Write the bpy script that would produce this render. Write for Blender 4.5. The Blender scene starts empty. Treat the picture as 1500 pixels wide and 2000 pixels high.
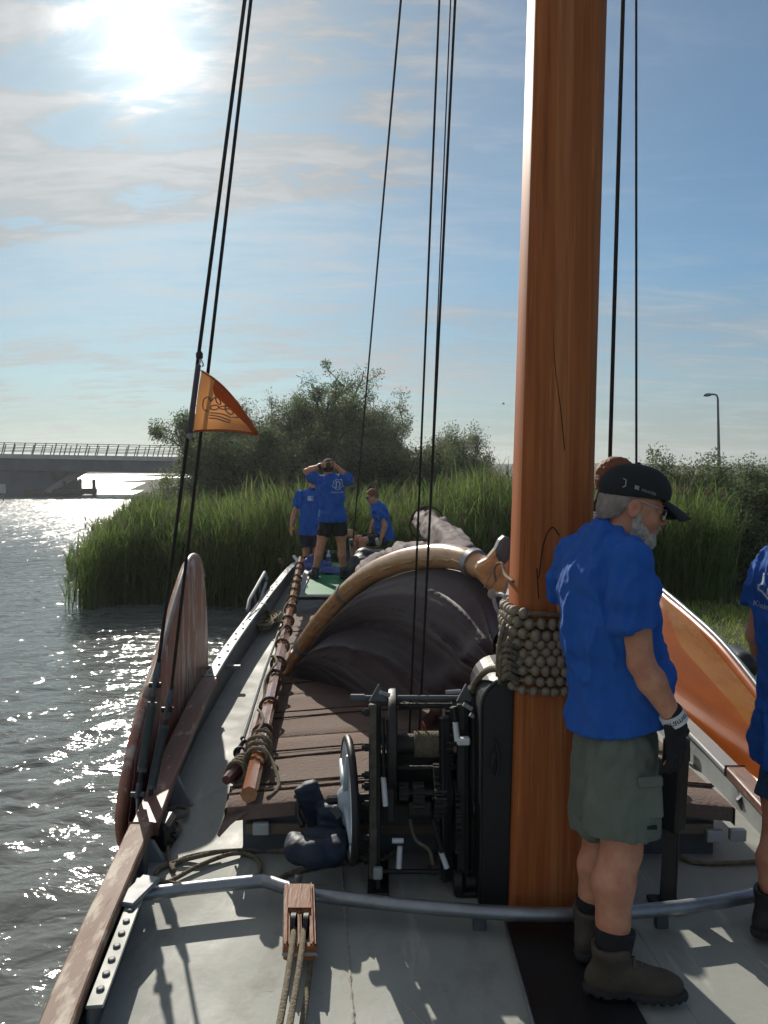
import bpy, bmesh, math, random
import numpy as np
from mathutils import Vector, Matrix
from mathutils.bvhtree import BVHTree
random.seed(7); RNG = np.random.default_rng(7)
R = math.radians
SC = bpy.context.scene
COL = SC.collection

# ---------------------------------------------------------------- camera
CAM = Vector((0, 0, 1.8)); PITCH = math.atan(85 / 1500)
cd = bpy.data.cameras.new('camera'); cam = bpy.data.objects.new('camera', cd); COL.objects.link(cam)
cam.location = CAM; cam.rotation_euler = (math.pi / 2 - PITCH, 0, 0)
cd.sensor_fit = 'VERTICAL'; cd.sensor_height = 36; cd.lens = 27; cd.clip_start = 0.05; cd.clip_end = 3000
SC.camera = cam

# ---------------------------------------------------------------- sky
CLOUD_L, SKY_WB = 4.2, (0.58, 0.88, 0.98, 1)
SUN_EL, SUN_AZ = R(27.8), R(-17.2)           # azimuth measured from +Y towards +X
SD = Vector((math.sin(SUN_AZ) * math.cos(SUN_EL), math.cos(SUN_AZ) * math.cos(SUN_EL), math.sin(SUN_EL)))
W = bpy.data.worlds.new('World'); SC.world = W; W.use_nodes = True
wt = W.node_tree; wt.nodes.clear()
def wn(t, **k):
    n = wt.nodes.new(t)
    for a, b in k.items(): setattr(n, a, b)
    return n
def wmath(op, a, b=None, c=None):
    n = wn('ShaderNodeMath', operation=op)
    for i, v in enumerate((a, b, c)):
        if v is None: continue
        if isinstance(v, (int, float)): n.inputs[i].default_value = v
        else: wt.links.new(v, n.inputs[i])
    return n.outputs[0]
def wmap(v, a, b, c, d, smooth=True):
    n = wn('ShaderNodeMapRange'); n.interpolation_type = 'SMOOTHSTEP' if smooth else 'LINEAR'
    wt.links.new(v, n.inputs[0])
    for i, q in enumerate((a, b, c, d)): n.inputs[i + 1].default_value = q
    return n.outputs[0]
sky = wn('ShaderNodeTexSky', sky_type='NISHITA')
sky.sun_disc = False; sky.sun_elevation = SUN_EL; sky.sun_rotation = SUN_AZ
sky.altitude = 0; sky.air_density = 1.0; sky.dust_density = 0.5; sky.ozone_density = 2.5
tc = wn('ShaderNodeTexCoord')
nrm = wn('ShaderNodeVectorMath', operation='NORMALIZE'); wt.links.new(tc.outputs['Generated'], nrm.inputs[0])
sep = wn('ShaderNodeSeparateXYZ'); wt.links.new(nrm.outputs[0], sep.inputs[0])
zz = wmath('MAXIMUM', sep.outputs[2], 0.0)
den = wmath('ADD', zz, 0.16)
cx = wmath('DIVIDE', sep.outputs[0], den); cy = wmath('DIVIDE', sep.outputs[1], den)
cmb = wn('ShaderNodeCombineXYZ'); wt.links.new(cx, cmb.inputs[0]); wt.links.new(cy, cmb.inputs[1])
def wnoise(vec, loc, rot, scl, scale, detail, rough, dist=0.0):
    m = wn('ShaderNodeMapping'); wt.links.new(vec, m.inputs[0])
    m.inputs['Location'].default_value = loc; m.inputs['Rotation'].default_value = (0, 0, rot); m.inputs['Scale'].default_value = scl
    n = wn('ShaderNodeTexNoise'); wt.links.new(m.outputs[0], n.inputs['Vector'])
    n.inputs['Scale'].default_value = scale; n.inputs['Detail'].default_value = detail
    n.inputs['Roughness'].default_value = rough; n.inputs['Distortion'].default_value = dist
    return n.outputs['Fac']
n_big = wnoise(cmb.outputs[0], (3.1, 1.7, 0), R(28), (0.6, 1.0, 1), 1.3, 3, 0.5, 0.3)
n_mid = wnoise(cmb.outputs[0], (0.4, 5.2, 0), R(-24), (0.55, 1.6, 1), 2.6, 10, 0.6, 0.9)
n_fin = wnoise(cmb.outputs[0], (7.4, 2.2, 0), R(-24), (0.6, 1.7, 1), 9.0, 9, 0.62, 0.5)
# a broad feathery sheet of thin cloud overhead to the left, a blue gap, then a low veil towards the horizon
wu = wmath('ADD', cx, wmath('ADD', wmath('MULTIPLY', n_mid, 0.9), -0.45))
wv = wmath('ADD', cy, wmath('ADD', wmath('MULTIPLY', n_big, 0.8), wmath('ADD', wmath('MULTIPLY', n_mid, 0.35), -0.575)))
wv = wmath('ADD', wv, wmath('MULTIPLY', cx, 0.12))
sheet1 = wmath('MULTIPLY', wmap(wv, 1.92, 2.2, 1.0, 0.0), wmap(wu, -0.05, 0.42, 1.0, 0.0))
veil = wmath('MULTIPLY', wmap(wv, 2.05, 2.9, 0.0, 1.0), wmap(cx, 0.2, 3.0, 0.8, 0.5))
tex = wmath('ADD', wmath('MULTIPLY', n_mid, 0.72), wmath('MULTIPLY', n_fin, 0.40))
d1 = wmath('MULTIPLY', sheet1, wmap(tex, 0.42, 0.60, 0.08, 1.0))
d2 = wmath('MULTIPLY', veil, wmap(tex, 0.34, 0.68, 0.45, 1.0))
d3 = wmath('MULTIPLY', wmap(tex, 0.54, 0.72, 0.0, 0.45), wmap(cx, -0.1, 0.7, 1.0, 0.25))
cover = wmath('MINIMUM', wmath('ADD', wmath('MAXIMUM', wmath('MAXIMUM', d1, d2), wmap(cx, -0.4, 0.9, 0.55, 0.20)), wmath('MULTIPLY', d3, 0.6)), 1.0)
cover = wmath('MAXIMUM', cover, wmap(sep.outputs[2], 0.02, 0.24, 0.85, 0.0))
thick = wmap(tex, 0.50, 0.75, 0.0, 1.0)
sdv = wn('ShaderNodeVectorMath', operation='DOT_PRODUCT'); wt.links.new(nrm.outputs[0], sdv.inputs[0]); sdv.inputs[1].default_value = SD
mu = wmath('MAXIMUM', sdv.outputs['Value'], 0.0)
fwd = wmath('ADD', wmath('MULTIPLY', wmath('POWER', mu, 600.0), 26.0), wmath('ADD', wmath('MULTIPLY', wmath('POWER', mu, 45.0), 1.8), wmath('MULTIPLY', wmath('POWER', mu, 6.0), 1.1)))
cl_l = wmath('ADD', wmath('ADD', CLOUD_L, wmath('MULTIPLY', thick, 1.2)), wmath('MULTIPLY', fwd, wmap(tex, 0.42, 0.66, 0.5, 1.25)))          # forward scattering of sunlight in thin cloud
ccol = wn('ShaderNodeMix', data_type='RGBA', blend_type='MULTIPLY'); ccol.inputs[0].default_value = 1
ccol.inputs[6].default_value = (0.985, 0.99, 0.985, 1)
gry = wn('ShaderNodeCombineColor'); [wt.links.new(cl_l, gry.inputs[i]) for i in range(3)]
wt.links.new(gry.outputs[0], ccol.inputs[7])
wb = wn('ShaderNodeMix', data_type='RGBA', blend_type='MULTIPLY'); wb.inputs[0].default_value = 1; wb.inputs[7].default_value = SKY_WB
wt.links.new(sky.outputs[0], wb.inputs[6])
mixs = wn('ShaderNodeMix', data_type='RGBA'); wt.links.new(wmath('MULTIPLY', cover, 0.9), mixs.inputs[0])
wt.links.new(wb.outputs[2], mixs.inputs[6]); wt.links.new(ccol.outputs[2], mixs.inputs[7])
bg = wn('ShaderNodeBackground'); bg.inputs[1].default_value = 0.062
wt.links.new(mixs.outputs[2], bg.inputs[0])
wo = wn('ShaderNodeOutputWorld'); wt.links.new(bg.outputs[0], wo.inputs[0])

# ---------------------------------------------------------------- sun
sl = bpy.data.lights.new('sun', 'SUN'); sl.energy = 3.5; sl.angle = R(0.53); sl.color = (1.0, 0.93, 0.82)
so = bpy.data.objects.new('sun', sl); COL.objects.link(so); so.location = SD * 60
so.rotation_euler = (-SD).to_track_quat('-Z', 'Y').to_euler()
SC.view_settings.view_transform = 'Standard'; SC.view_settings.look = 'None'
SC.view_settings.exposure = 0.45; SC.view_settings.gamma = 1.0; SC.view_settings.use_curve_mapping = False
SC.render.engine = 'CYCLES'
cy_ = SC.cycles
cy_.use_denoising = True; cy_.use_adaptive_sampling = True; cy_.adaptive_threshold = 0.03; cy_.max_bounces = 6; cy_.diffuse_bounces = 3; cy_.glossy_bounces = 3
cy_.transmission_bounces = 3; cy_.transparent_max_bounces = 4; cy_.sample_clamp_indirect = 4.0; cy_.caustics_reflective = False

# ---------------------------------------------------------------- helpers
def P(px, py, y=None, z=None, x=None):
    """point seen at a pixel of the 1500x2000 photograph, at depth y, height z or offset x"""
    c, s = math.cos(PITCH), math.sin(PITCH)
    a, b = (px - 750) / 1500, -(py - 1000) / 1500
    d = Vector((a, c + b * s, b * c - s))
    t = y / d.y if y is not None else ((z - CAM.z) / d.z if z is not None else x / d.x)
    return CAM + d * t
def V(*a): return Vector(a)

_tab = np.random.default_rng(11).random((64, 64, 64)).astype(np.float32)
def vnoise(p):
    p = np.asarray(p, np.float32); i = np.floor(p).astype(np.int64); f = p - i; f = f * f * (3 - 2 * f); i &= 63; j = (i + 1) & 63
    x0, y0, z0 = i.T; x1, y1, z1 = j.T; fx, fy, fz = f.T
    t = _tab
    a = t[x0, y0, z0] * (1 - fx) + t[x1, y0, z0] * fx; b = t[x0, y1, z0] * (1 - fx) + t[x1, y1, z0] * fx
    c = t[x0, y0, z1] * (1 - fx) + t[x1, y0, z1] * fx; d = t[x0, y1, z1] * (1 - fx) + t[x1, y1, z1] * fx
    return (a * (1 - fy) + b * fy) * (1 - fz) + (c * (1 - fy) + d * fy) * fz
def fbm(p, o=3):
    p = np.asarray(p, np.float32); s = 0; a = .5
    for k in range(o): s = s + a * vnoise(p * (2 ** k) + 17.3 * k); a *= .5
    return s / (1 - .5 ** o)

# ---- materials
MATS = {}
def M(name, c1, c2=None, scale=6, detail=6, rough=.6, rough2=None, metal=0, bump=0, bscale=None, stretch=(1, 1, 1), coat=0,
      spec=.5, wear=None, transl=0, sheen=0, island=0, stripes=None, ramp=(.35, .65)):
    if name in MATS: return MATS[name]
    m = bpy.data.materials.new(name); m.use_nodes = True; t = m.node_tree; N = t.nodes; L = t.links
    b = N['Principled BSDF']; out = N['Material Output']
    tcn = N.new('ShaderNodeTexCoord'); mp = N.new('ShaderNodeMapping'); L.new(tcn.outputs['Object'], mp.inputs[0]); mp.inputs['Scale'].default_value = stretch
    nz = N.new('ShaderNodeTexNoise'); L.new(mp.outputs[0], nz.inputs['Vector']); nz.inputs['Scale'].default_value = scale; nz.inputs['Detail'].default_value = detail
    nz.inputs['Roughness'].default_value = .6
    c2 = c2 or tuple(x * .75 for x in c1)
    cr = N.new('ShaderNodeValToRGB'); L.new(nz.outputs['Fac'], cr.inputs[0])
    cr.color_ramp.elements[0].position = ramp[0]; cr.color_ramp.elements[0].color = (*c2, 1)
    cr.color_ramp.elements[1].position = ramp[1]; cr.color_ramp.elements[1].color = (*c1, 1)
    col = cr.outputs[0]
    def mix(fac, a, bcol, mode='MIX'):
        n = N.new('ShaderNodeMix'); n.data_type = 'RGBA'; n.blend_type = mode
        if isinstance(fac, float): n.inputs[0].default_value = fac
        else: L.new(fac, n.inputs[0])
        L.new(a, n.inputs[6])
        if isinstance(bcol, tuple): n.inputs[7].default_value = (*bcol, 1)
        else: L.new(bcol, n.inputs[7])
        return n.outputs[2]
    if stripes:                       # laminated staves: (axis, width, [colours])
        ax, wd, cols = stripes
        sp = N.new('ShaderNodeSeparateXYZ'); L.new(tcn.outputs['Object'], sp.inputs[0])
        q = N.new('ShaderNodeMath'); q.operation = 'DIVIDE'; L.new(sp.outputs[ax], q.inputs[0]); q.inputs[1].default_value = wd
        fl = N.new('ShaderNodeMath'); fl.operation = 'FLOOR'; L.new(q.outputs[0], fl.inputs[0])
        wh = N.new('ShaderNodeTexWhiteNoise'); wh.noise_dimensions = '1D'; L.new(fl.outputs[0], wh.inputs['W'])
        r2 = N.new('ShaderNodeValToRGB'); L.new(wh.outputs['Value'], r2.inputs[0]); r2.color_ramp.interpolation = 'CONSTANT'
        while len(r2.color_ramp.elements) < len(cols): r2.color_ramp.elements.new(.5)
        for k, cc in enumerate(cols):
            r2.color_ramp.elements[k].position = k / len(cols); r2.color_ramp.elements[k].color = (*cc, 1)
        col = mix(1.0, col, r2.outputs[0], 'MULTIPLY')
    for wear in ([] if not wear else (wear if isinstance(wear, list) else [wear])):   # (colour, scale, threshold lo, hi, stretch)
        wc, ws, lo, hi = wear[:4]
        mp2 = N.new('ShaderNodeMapping'); L.new(tcn.outputs['Object'], mp2.inputs[0]); mp2.inputs['Scale'].default_value = wear[4] if len(wear) > 4 else stretch
        n2 = N.new('ShaderNodeTexNoise'); L.new(mp2.outputs[0], n2.inputs['Vector']); n2.inputs['Scale'].default_value = ws; n2.inputs['Detail'].default_value = 8; n2.inputs['Roughness'].default_value = .65
        mr = N.new('ShaderNodeMapRange'); L.new(n2.outputs['Fac'], mr.inputs[0]); mr.inputs[1].default_value = lo; mr.inputs[2].default_value = hi
        col = mix(mr.outputs[0], col, wc)
    if island:
        g = N.new('ShaderNodeNewGeometry'); hs = N.new('ShaderNodeHueSaturation'); L.new(col, hs.inputs['Color'])
        mr3 = N.new('ShaderNodeMapRange'); L.new(g.outputs['Random Per Island'], mr3.inputs[0]); mr3.inputs[3].default_value = 1 - island; mr3.inputs[4].default_value = 1 + island
        L.new(mr3.outputs[0], hs.inputs['Value'])
        mr4 = N.new('ShaderNodeMapRange'); L.new(g.outputs['Random Per Island'], mr4.inputs[0]); mr4.inputs[3].default_value = .5 + .05 * island; mr4.inputs[4].default_value = .5 - .05 * island
        L.new(mr4.outputs[0], hs.inputs['Hue']); col = hs.outputs[0]
    L.new(col, b.inputs['Base Color'])
    mrr = N.new('ShaderNodeMapRange'); L.new(nz.outputs['Fac'], mrr.inputs[0]); mrr.inputs[1].default_value = .3; mrr.inputs[2].default_value = .7
    mrr.inputs[3].default_value = rough; mrr.inputs[4].default_value = rough2 if rough2 is not None else min(1, rough * 1.25); L.new(mrr.outputs[0], b.inputs['Roughness'])
    b.inputs['Metallic'].default_value = metal; b.inputs['Specular IOR Level'].default_value = spec
    b.inputs['Coat Weight'].default_value = coat; b.inputs['Coat Roughness'].default_value = .12
    b.inputs['Sheen Weight'].default_value = sheen
    if bump:
        n3 = N.new('ShaderNodeTexNoise'); L.new(mp.outputs[0], n3.inputs['Vector']); n3.inputs['Scale'].default_value = bscale or scale * 4; n3.inputs['Detail'].default_value = 5
        bp = N.new('ShaderNodeBump'); L.new(n3.outputs['Fac'], bp.inputs['Height']); bp.inputs['Strength'].default_value = min(1, bump * 1.0); bp.inputs['Distance'].default_value = .01
        L.new(bp.outputs[0], b.inputs['Normal'])
    if transl:
        tr = N.new('ShaderNodeBsdfTranslucent'); L.new(col, tr.inputs[0]); mx = N.new('ShaderNodeMixShader'); mx.inputs[0].default_value = transl
        L.new(b.outputs[0], mx.inputs[1]); L.new(tr.outputs[0], mx.inputs[2]); L.new(mx.outputs[0], out.inputs[0])
    MATS[name] = m
    return m

# ---- scene objects
def tag(o, label=None, cat=None, group=None, kind=None):
    for k, v in (('label', label), ('category', cat), ('group', group), ('kind', kind)):
        if v: o[k] = v
    return o
def thing(name, label, cat, loc, group=None):
    o = bpy.data.objects.new(name, None); COL.objects.link(o); o.location = loc; o.empty_display_size = .1
    return tag(o, label, cat, group)
def wloc(o):
    v = Vector((0, 0, 0))
    while o is not None: v += o.location; o = o.parent
    return v
def link_mesh(name, me, mat, parent=None, loc=None):
    o = bpy.data.objects.new(name, me); COL.objects.link(o)
    if mat is not None:
        for m in (mat if isinstance(mat, (list, tuple)) else [mat]): me.materials.append(m)
    if parent is not None: o.parent = parent
    if loc is not None: o.location = loc
    return o
class MB:
    """collects world-space geometry, then becomes ONE mesh object"""
    def __init__(s): s.v = []; s.f = []; s.mi = []; s.cur = 0
    def add(s, vs, fs):
        n = len(s.v); s.v += [tuple(v) for v in vs]; s.f += [tuple(i + n for i in f) for f in fs]; s.mi += [s.cur] * len(fs); return s
    def box(s, c, size, rot=None):
        h = [x / 2 for x in size]; c = Vector(c); vs = []
        for sx, sy, sz in ((-1, -1, -1), (1, -1, -1), (1, 1, -1), (-1, 1, -1), (-1, -1, 1), (1, -1, 1), (1, 1, 1), (-1, 1, 1)):
            q = Vector((sx * h[0], sy * h[1], sz * h[2])); vs.append(c + (rot @ q if rot is not None else q))
        return s.add(vs, [(0, 3, 2, 1), (4, 5, 6, 7), (0, 1, 5, 4), (1, 2, 6, 5), (2, 3, 7, 6), (3, 0, 4, 7)])
    def bar(s, p0, p1, w, h, up=(0, 0, 1)):
        p0, p1 = Vector(p0), Vector(p1); d = p1 - p0; z = d.normalized(); x = Vector(up).cross(z)
        if x.length < 1e-4: x = Vector((1, 0, 0)).cross(z)
        x.normalize(); y = z.cross(x)
        return s.box((p0 + p1) / 2, (w, h, d.length), Matrix((x, y, z)).transposed())
    def tube(s, pts, r, seg=8, cap=True, closed=False):
        pts = [Vector(p) for p in pts]; n = len(pts); rs = list(r) if hasattr(r, '__len__') else [r] * n
        up = None; rings = []
        for i, p in enumerate(pts):
            a = pts[(i - 1) % n] if (i or closed) else p; b = pts[(i + 1) % n] if (i < n - 1 or closed) else p
            t = (b - a).normalized() if (b - a).length > 1e-9 else Vector((0, 0, 1))
            if up is None:
                up = Vector((0, 0, 1)) if abs(t.z) < .9 else Vector((1, 0, 0))
            u = up - t * up.dot(t)
            if u.length < 1e-5: u = t.orthogonal()
            u.normalize(); up = u; w = t.cross(u)
            rings.append([p + (u * math.cos(k * 2 * math.pi / seg) + w * math.sin(k * 2 * math.pi / seg)) * rs[i] for k in range(seg)])
        vs = [q for g in rings for q in g]; fs = []
        for i in range(n if closed else n - 1):
            j = (i + 1) % n
            for k in range(seg): fs.append((i * seg + k, i * seg + (k + 1) % seg, j * seg + (k + 1) % seg, j * seg + k))
        if cap and not closed: fs += [tuple(range(seg - 1, -1, -1)), tuple((n - 1) * seg + k for k in range(seg))]
        return s.add(vs, fs)
    def lathe(s, c, axis, prof, seg=16):
        """prof: (distance along axis, radius)"""
        c = Vector(c); ax = Vector(axis).normalized(); u = ax.orthogonal().normalized(); w = ax.cross(u); vs = []; fs = []
        for (d, r) in prof:
            for k in range(seg):
                a = 2 * math.pi * k / seg; vs.append(c + ax * d + (u * math.cos(a) + w * math.sin(a)) * max(r, 1e-4))
        for i in range(len(prof) - 1):
            for k in range(seg): fs.append((i * seg + k, i * seg + (k + 1) % seg, (i + 1) * seg + (k + 1) % seg, (i + 1) * seg + k))
        fs += [tuple(range(seg - 1, -1, -1)), tuple((len(prof) - 1) * seg + k for k in range(seg))]
        return s.add(vs, fs)
    def grid(s, rows, flip=False):
        nr, nc = len(rows), len(rows[0]); vs = [q for r in rows for q in r]; fs = []
        for i in range(nr - 1):
            for j in range(nc - 1):
                f = (i * nc + j, i * nc + j + 1, (i + 1) * nc + j + 1, (i + 1) * nc + j); fs.append(f[::-1] if flip else f)
        return s.add(vs, fs)
    def prism(s, poly, vec):
        """closed polygon extruded by vec"""
        n = len(poly); a = [Vector(p) for p in poly]; b = [p + Vector(vec) for p in a]
        return s.add(a + b, [tuple(range(n - 1, -1, -1)), tuple(range(n, 2 * n))] + [(i, (i + 1) % n, n + (i + 1) % n, n + i) for i in range(n)])
    def build(s, name, mat, parent=None, loc=None, smooth=False, bevel=0, label=None, bseg=1):
        me = bpy.data.meshes.new(name)
        if parent is not None: off = wloc(parent)
        elif loc is not None: off = Vector(loc)
        else:
            a = np.array(s.v); off = Vector(((a[:, 0].min() + a[:, 0].max()) / 2, (a[:, 1].min() + a[:, 1].max()) / 2, a[:, 2].min()))
        me.from_pydata([(v[0] - off.x, v[1] - off.y, v[2] - off.z) for v in s.v], [], s.f)
        me.polygons.foreach_set('material_index', s.mi)
        if bevel:
            bm = bmesh.new(); bm.from_mesh(me); bmesh.ops.remove_doubles(bm, verts=bm.verts, dist=1e-5)
            es = [e for e in bm.edges if len(e.link_faces) == 2 and e.calc_face_angle(0) > .5]
            bmesh.ops.bevel(bm, geom=es, offset=bevel, segments=bseg, affect='EDGES', clamp_overlap=True); bm.to_mesh(me); bm.free()
        if smooth:
            me.polygons.foreach_set('use_smooth', [True] * len(me.polygons))
            if smooth != 'all': me.set_sharp_from_angle(angle=R(40))
        me.validate(); me.update()
        o = link_mesh(name, me, mat, parent, None if parent is not None else off)
        if label: o['label'] = label
        return o
def fast_mesh(name, verts, faces, mat, parent=None, loc=(0, 0, 0), smooth=False):
    """numpy verts (n,3), faces (m,k)"""
    me = bpy.data.meshes.new(name); verts = np.asarray(verts, np.float32) - np.array(loc if parent is None else wloc(parent), np.float32)
    faces = np.asarray(faces, np.int32); k = faces.shape[1]
    me.vertices.add(len(verts)); me.vertices.foreach_set('co', verts.ravel())
    me.loops.add(faces.size); me.loops.foreach_set('vertex_index', faces.ravel())
    me.polygons.add(len(faces)); me.polygons.foreach_set('loop_start', np.arange(0, faces.size, k, dtype=np.int32))
    try: me.polygons.foreach_set('loop_total', np.full(len(faces), k, np.int32))
    except Exception: pass
    if smooth: me.polygons.foreach_set('use_smooth', np.ones(len(faces), bool))
    me.update(calc_edges=True); me.validate()
    return link_mesh(name, me, mat, parent, None if parent is not None else loc)
def bez(pts, n=8):
    """smooth Catmull-Rom through points"""
    p = [Vector(q) for q in pts]; p = [p[0] * 2 - p[1]] + p + [p[-1] * 2 - p[-2]]; o = []
    for i in range(1, len(p) - 2):
        for k in range(n):
            t = k / n; a, b, c, d = p[i - 1:i + 3]
            o.append(.5 * ((2 * b) + (c - a) * t + (2 * a - 5 * b + 4 * c - d) * t * t + (3 * b - a - 3 * c + d) * t ** 3))
    return o + [p[-2]]
def rope_pts(pts, r, n=8):
    return bez(pts, n)
def interp(x, xs, ys): return float(np.interp(x, xs, ys))

# ---- implicit surfaces (bodies, clothes, bundles)
class SDF:
    def __init__(s, vox): s.h = vox; s.ops = []; s.cuts = []
    def _a(s, fn, lo, hi, k, sub=False): s.ops.append((fn, np.array(lo, float), np.array(hi, float), k, sub)); return s
    def cone(s, p0, r0, p1, r1, k=.02, sub=False, cap=None):
        a = np.array(p0, float); b = np.array(p1, float); ba = b - a; L2 = max(ba @ ba, 1e-9)
        def fn(X):
            q = X - a
            t = np.clip((q @ ba) / L2, 0, 1)
            d = np.linalg.norm(q - t[..., None] * ba, axis=-1) - (r0 + (r1 - r0) * t)
            return d if cap is None else np.maximum(d, (X - np.array(cap[0], float)) @ np.array(Vector(cap[1]).normalized(), float))
        m = max(r0, r1); return s._a(fn, np.minimum(a, b) - m, np.maximum(a, b) + m, k, sub)
    def ell(s, c, r, rot=None, k=.02, sub=False):
        c = np.array(c, float); r = np.array(r, float); A = np.array(rot if rot is not None else np.eye(3), float)   # columns = axes
        def fn(X):
            q = (X - c) @ A; n1 = np.linalg.norm(q / r, axis=-1); n2 = np.linalg.norm(q / (r * r), axis=-1) + 1e-9
            return n1 * (n1 - 1) / n2
        e = np.sqrt(((A * r) ** 2).sum(1)); return s._a(fn, c - e, c + e, k, sub)
    def rbox(s, c, half, rad, rot=None, k=.01, sub=False):
        c = np.array(c, float); hf = np.array(half, float) - rad; A = np.array(rot if rot is not None else np.eye(3), float)
        def fn(X):
            q = np.abs((X - c) @ A) - hf
            return np.linalg.norm(np.maximum(q, 0), axis=-1) + np.minimum(q.max(-1), 0) - rad
        e = (np.abs(A) * np.array(half, float)).sum(1); return s._a(fn, c - e, c + e, k, sub)
    def chain(s, pts, rs, k=.02):
        for i in range(len(pts) - 1): s.cone(pts[i], rs[i], pts[i + 1], rs[i + 1], k)
        return s
    def cut(s, p, n, lo=None, hi=None):
        """remove what lies on the side of n, within the box lo..hi"""
        s.cuts.append((np.array(p, float), np.array(Vector(n).normalized(), float), lo, hi)); return s
    def mesh(s):
        h = s.h; mg = 3 * h
        lo = np.min([o[1] for o in s.ops if not o[4]], 0) - mg; hi = np.max([o[2] for o in s.ops if not o[4]], 0) + mg
        n = np.ceil((hi - lo) / h).astype(int) + 1
        D = np.full(n, .25, np.float32); ax = [lo[i] + np.arange(n[i]) * h for i in range(3)]
        def block(a, b):
            i0 = np.clip(np.floor((a - lo) / h).astype(int), 0, n - 1); i1 = np.clip(np.ceil((b - lo) / h).astype(int) + 1, 1, n)
            sl = tuple(slice(i0[i], i1[i]) for i in range(3))
            return sl, np.stack(np.meshgrid(*[ax[i][sl[i]] for i in range(3)], indexing='ij'), -1)
        for fn, a, b, k, sub in s.ops:
            m = k + 3 * h; sl, X = block(a - m, b + m)
            if X.size == 0: continue
            f = fn(X).astype(np.float32); d = D[sl]
            if sub: f = -f; hh = np.clip(.5 - .5 * (d - f) / max(k, 1e-6) , 0, 1); D[sl] = d + (f - d) * hh + k * hh * (1 - hh)
            else: hh = np.clip(.5 + .5 * (d - f) / max(k, 1e-6), 0, 1); D[sl] = d + (f - d) * hh - k * hh * (1 - hh)
        for p, nn, a, b in s.cuts:
            if a is None: a = lo; b = hi
            sl, X = block(np.array(a, float), np.array(b, float)); D[sl] = np.maximum(D[sl], ((X - p) @ nn).astype(np.float32))
        return nets(D, lo, h)
    def build(s, name, mat, parent, disp=None, label=None):
        v, f = s.mesh()
        if disp is not None: v = disp(v, vnormals(v, f))
        o = fast_mesh(name, v, f, mat, parent, smooth=True)
        if label: o['label'] = label
        return o
def vnormals(v, f):
    n = np.zeros_like(v); fn = np.cross(v[f[:, 2]] - v[f[:, 0]], v[f[:, 3]] - v[f[:, 1]])
    for i in range(4): np.add.at(n, f[:, i], fn)
    return n / (np.linalg.norm(n, axis=1, keepdims=True) + 1e-12)
def nets(D, lo, h):
    neg = D < 0; n = np.array(D.shape); c = n - 1
    cnt = np.zeros(c, np.int8); co = [(i, j, k) for i in (0, 1) for j in (0, 1) for k in (0, 1)]
    for (i, j, k) in co: cnt += neg[i:i + c[0], j:j + c[1], k:k + c[2]]
    act = (cnt > 0) & (cnt < 8); idx = np.argwhere(act); vid = np.full(c, -1, np.int64); vid[act] = np.arange(len(idx))
    acc = np.zeros((len(idx), 3)); num = np.zeros(len(idx))
    for a in co:
        for ax in range(3):
            if a[ax]: continue
            b = list(a); b[ax] = 1
            da = D[tuple((idx + a).T)]; db = D[tuple((idx + b).T)]; m = (da < 0) != (db < 0)
            t = da / np.where(m, da - db, 1); q = np.array(a, float)[None] + np.zeros((len(idx), 3)); q[:, ax] += t
            acc[m] += q[m]; num[m] += 1
    v = lo + (idx + acc / num[:, None]) * h; F = []
    for ax in range(3):
        o1, o2 = [(1, 2), (2, 0), (0, 1)][ax]
        s0 = [slice(None)] * 3; s1 = [slice(None)] * 3; s0[ax] = slice(0, -1); s1[ax] = slice(1, None)
        A = neg[tuple(s0)]; B = neg[tuple(s1)]; e = np.argwhere(A != B)
        e = e[(e[:, o1] > 0) & (e[:, o2] > 0) & (e[:, o1] < n[o1] - 1) & (e[:, o2] < n[o2] - 1)]
        u1 = np.zeros(3, int); u1[o1] = 1; u2 = np.zeros(3, int); u2[o2] = 1
        q = np.stack([vid[tuple((e - u1 - u2).T)], vid[tuple((e - u2).T)], vid[tuple(e.T)], vid[tuple((e - u1).T)]], 1)
        fl = ~A[tuple(e.T)]; q[fl] = q[fl][:, ::-1]; F.append(q)
    return v, np.concatenate(F)
# ================================================================ setting: water, land, far shore
ZW = -0.72
def land_d(x, y):
    """signed distance-like: > 0 on land"""
    xs = -5.3 - (y - 14) * .30 + .35 * np.sin(y * .9) + .25 * np.sin(y * 2.3)
    yf = 14.1 + .35 * np.sin(x * 1.1) + .2 * np.sin(x * 2.7 + 1)
    d1 = np.minimum(y - yf, (x - xs) * .95); d2 = x - 2.75 - .02 * y
    return np.maximum(d1, d2)
def land_h(x, y):
    d = land_d(x, y); t = np.clip((d + .5) / 1.1, 0, 1); t = t * t * (3 - 2 * t)
    lawn = np.clip((x - 2.7) / 1.0, 0, 1) * np.clip((13 - y) / 2, 0, 1)
    top = -.52 + np.clip((y - 15) / 25, 0, 1) * .5 + .12 * lawn + .05 * np.sin(x * .7 + y * .5)
    return -1.9 + t * (top + 1.9)
xs_ = np.concatenate([np.linspace(-400, -40, 12), np.linspace(-36, 26, 125), np.linspace(30, 400, 14)])
ys_ = np.concatenate([np.linspace(-60, -8, 8), np.linspace(-6, 60, 110), np.linspace(64, 420, 24)])
def sheet(xs, ys, zf, name, mat, kind='structure', smooth=True):
    X, Y = np.meshgrid(xs, ys); Z = zf(X, Y); v = np.stack([X, Y, Z], -1).reshape(-1, 3); nx = len(xs); ny = len(ys)
    i = (np.arange(ny - 1)[:, None] * nx + np.arange(nx - 1)[None]).ravel(); f = np.stack([i, i + 1, i + nx + 1, i + nx], 1)
    o = fast_mesh(name, v, f, mat, smooth=smooth); o['kind'] = kind; return o
soil = M('bank_soil', (.06, .075, .025), (.03, .032, .016), scale=3, rough=.95, bump=.6, bscale=20)
sheet(xs_, ys_, land_h, 'bank_ground', soil)

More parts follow.
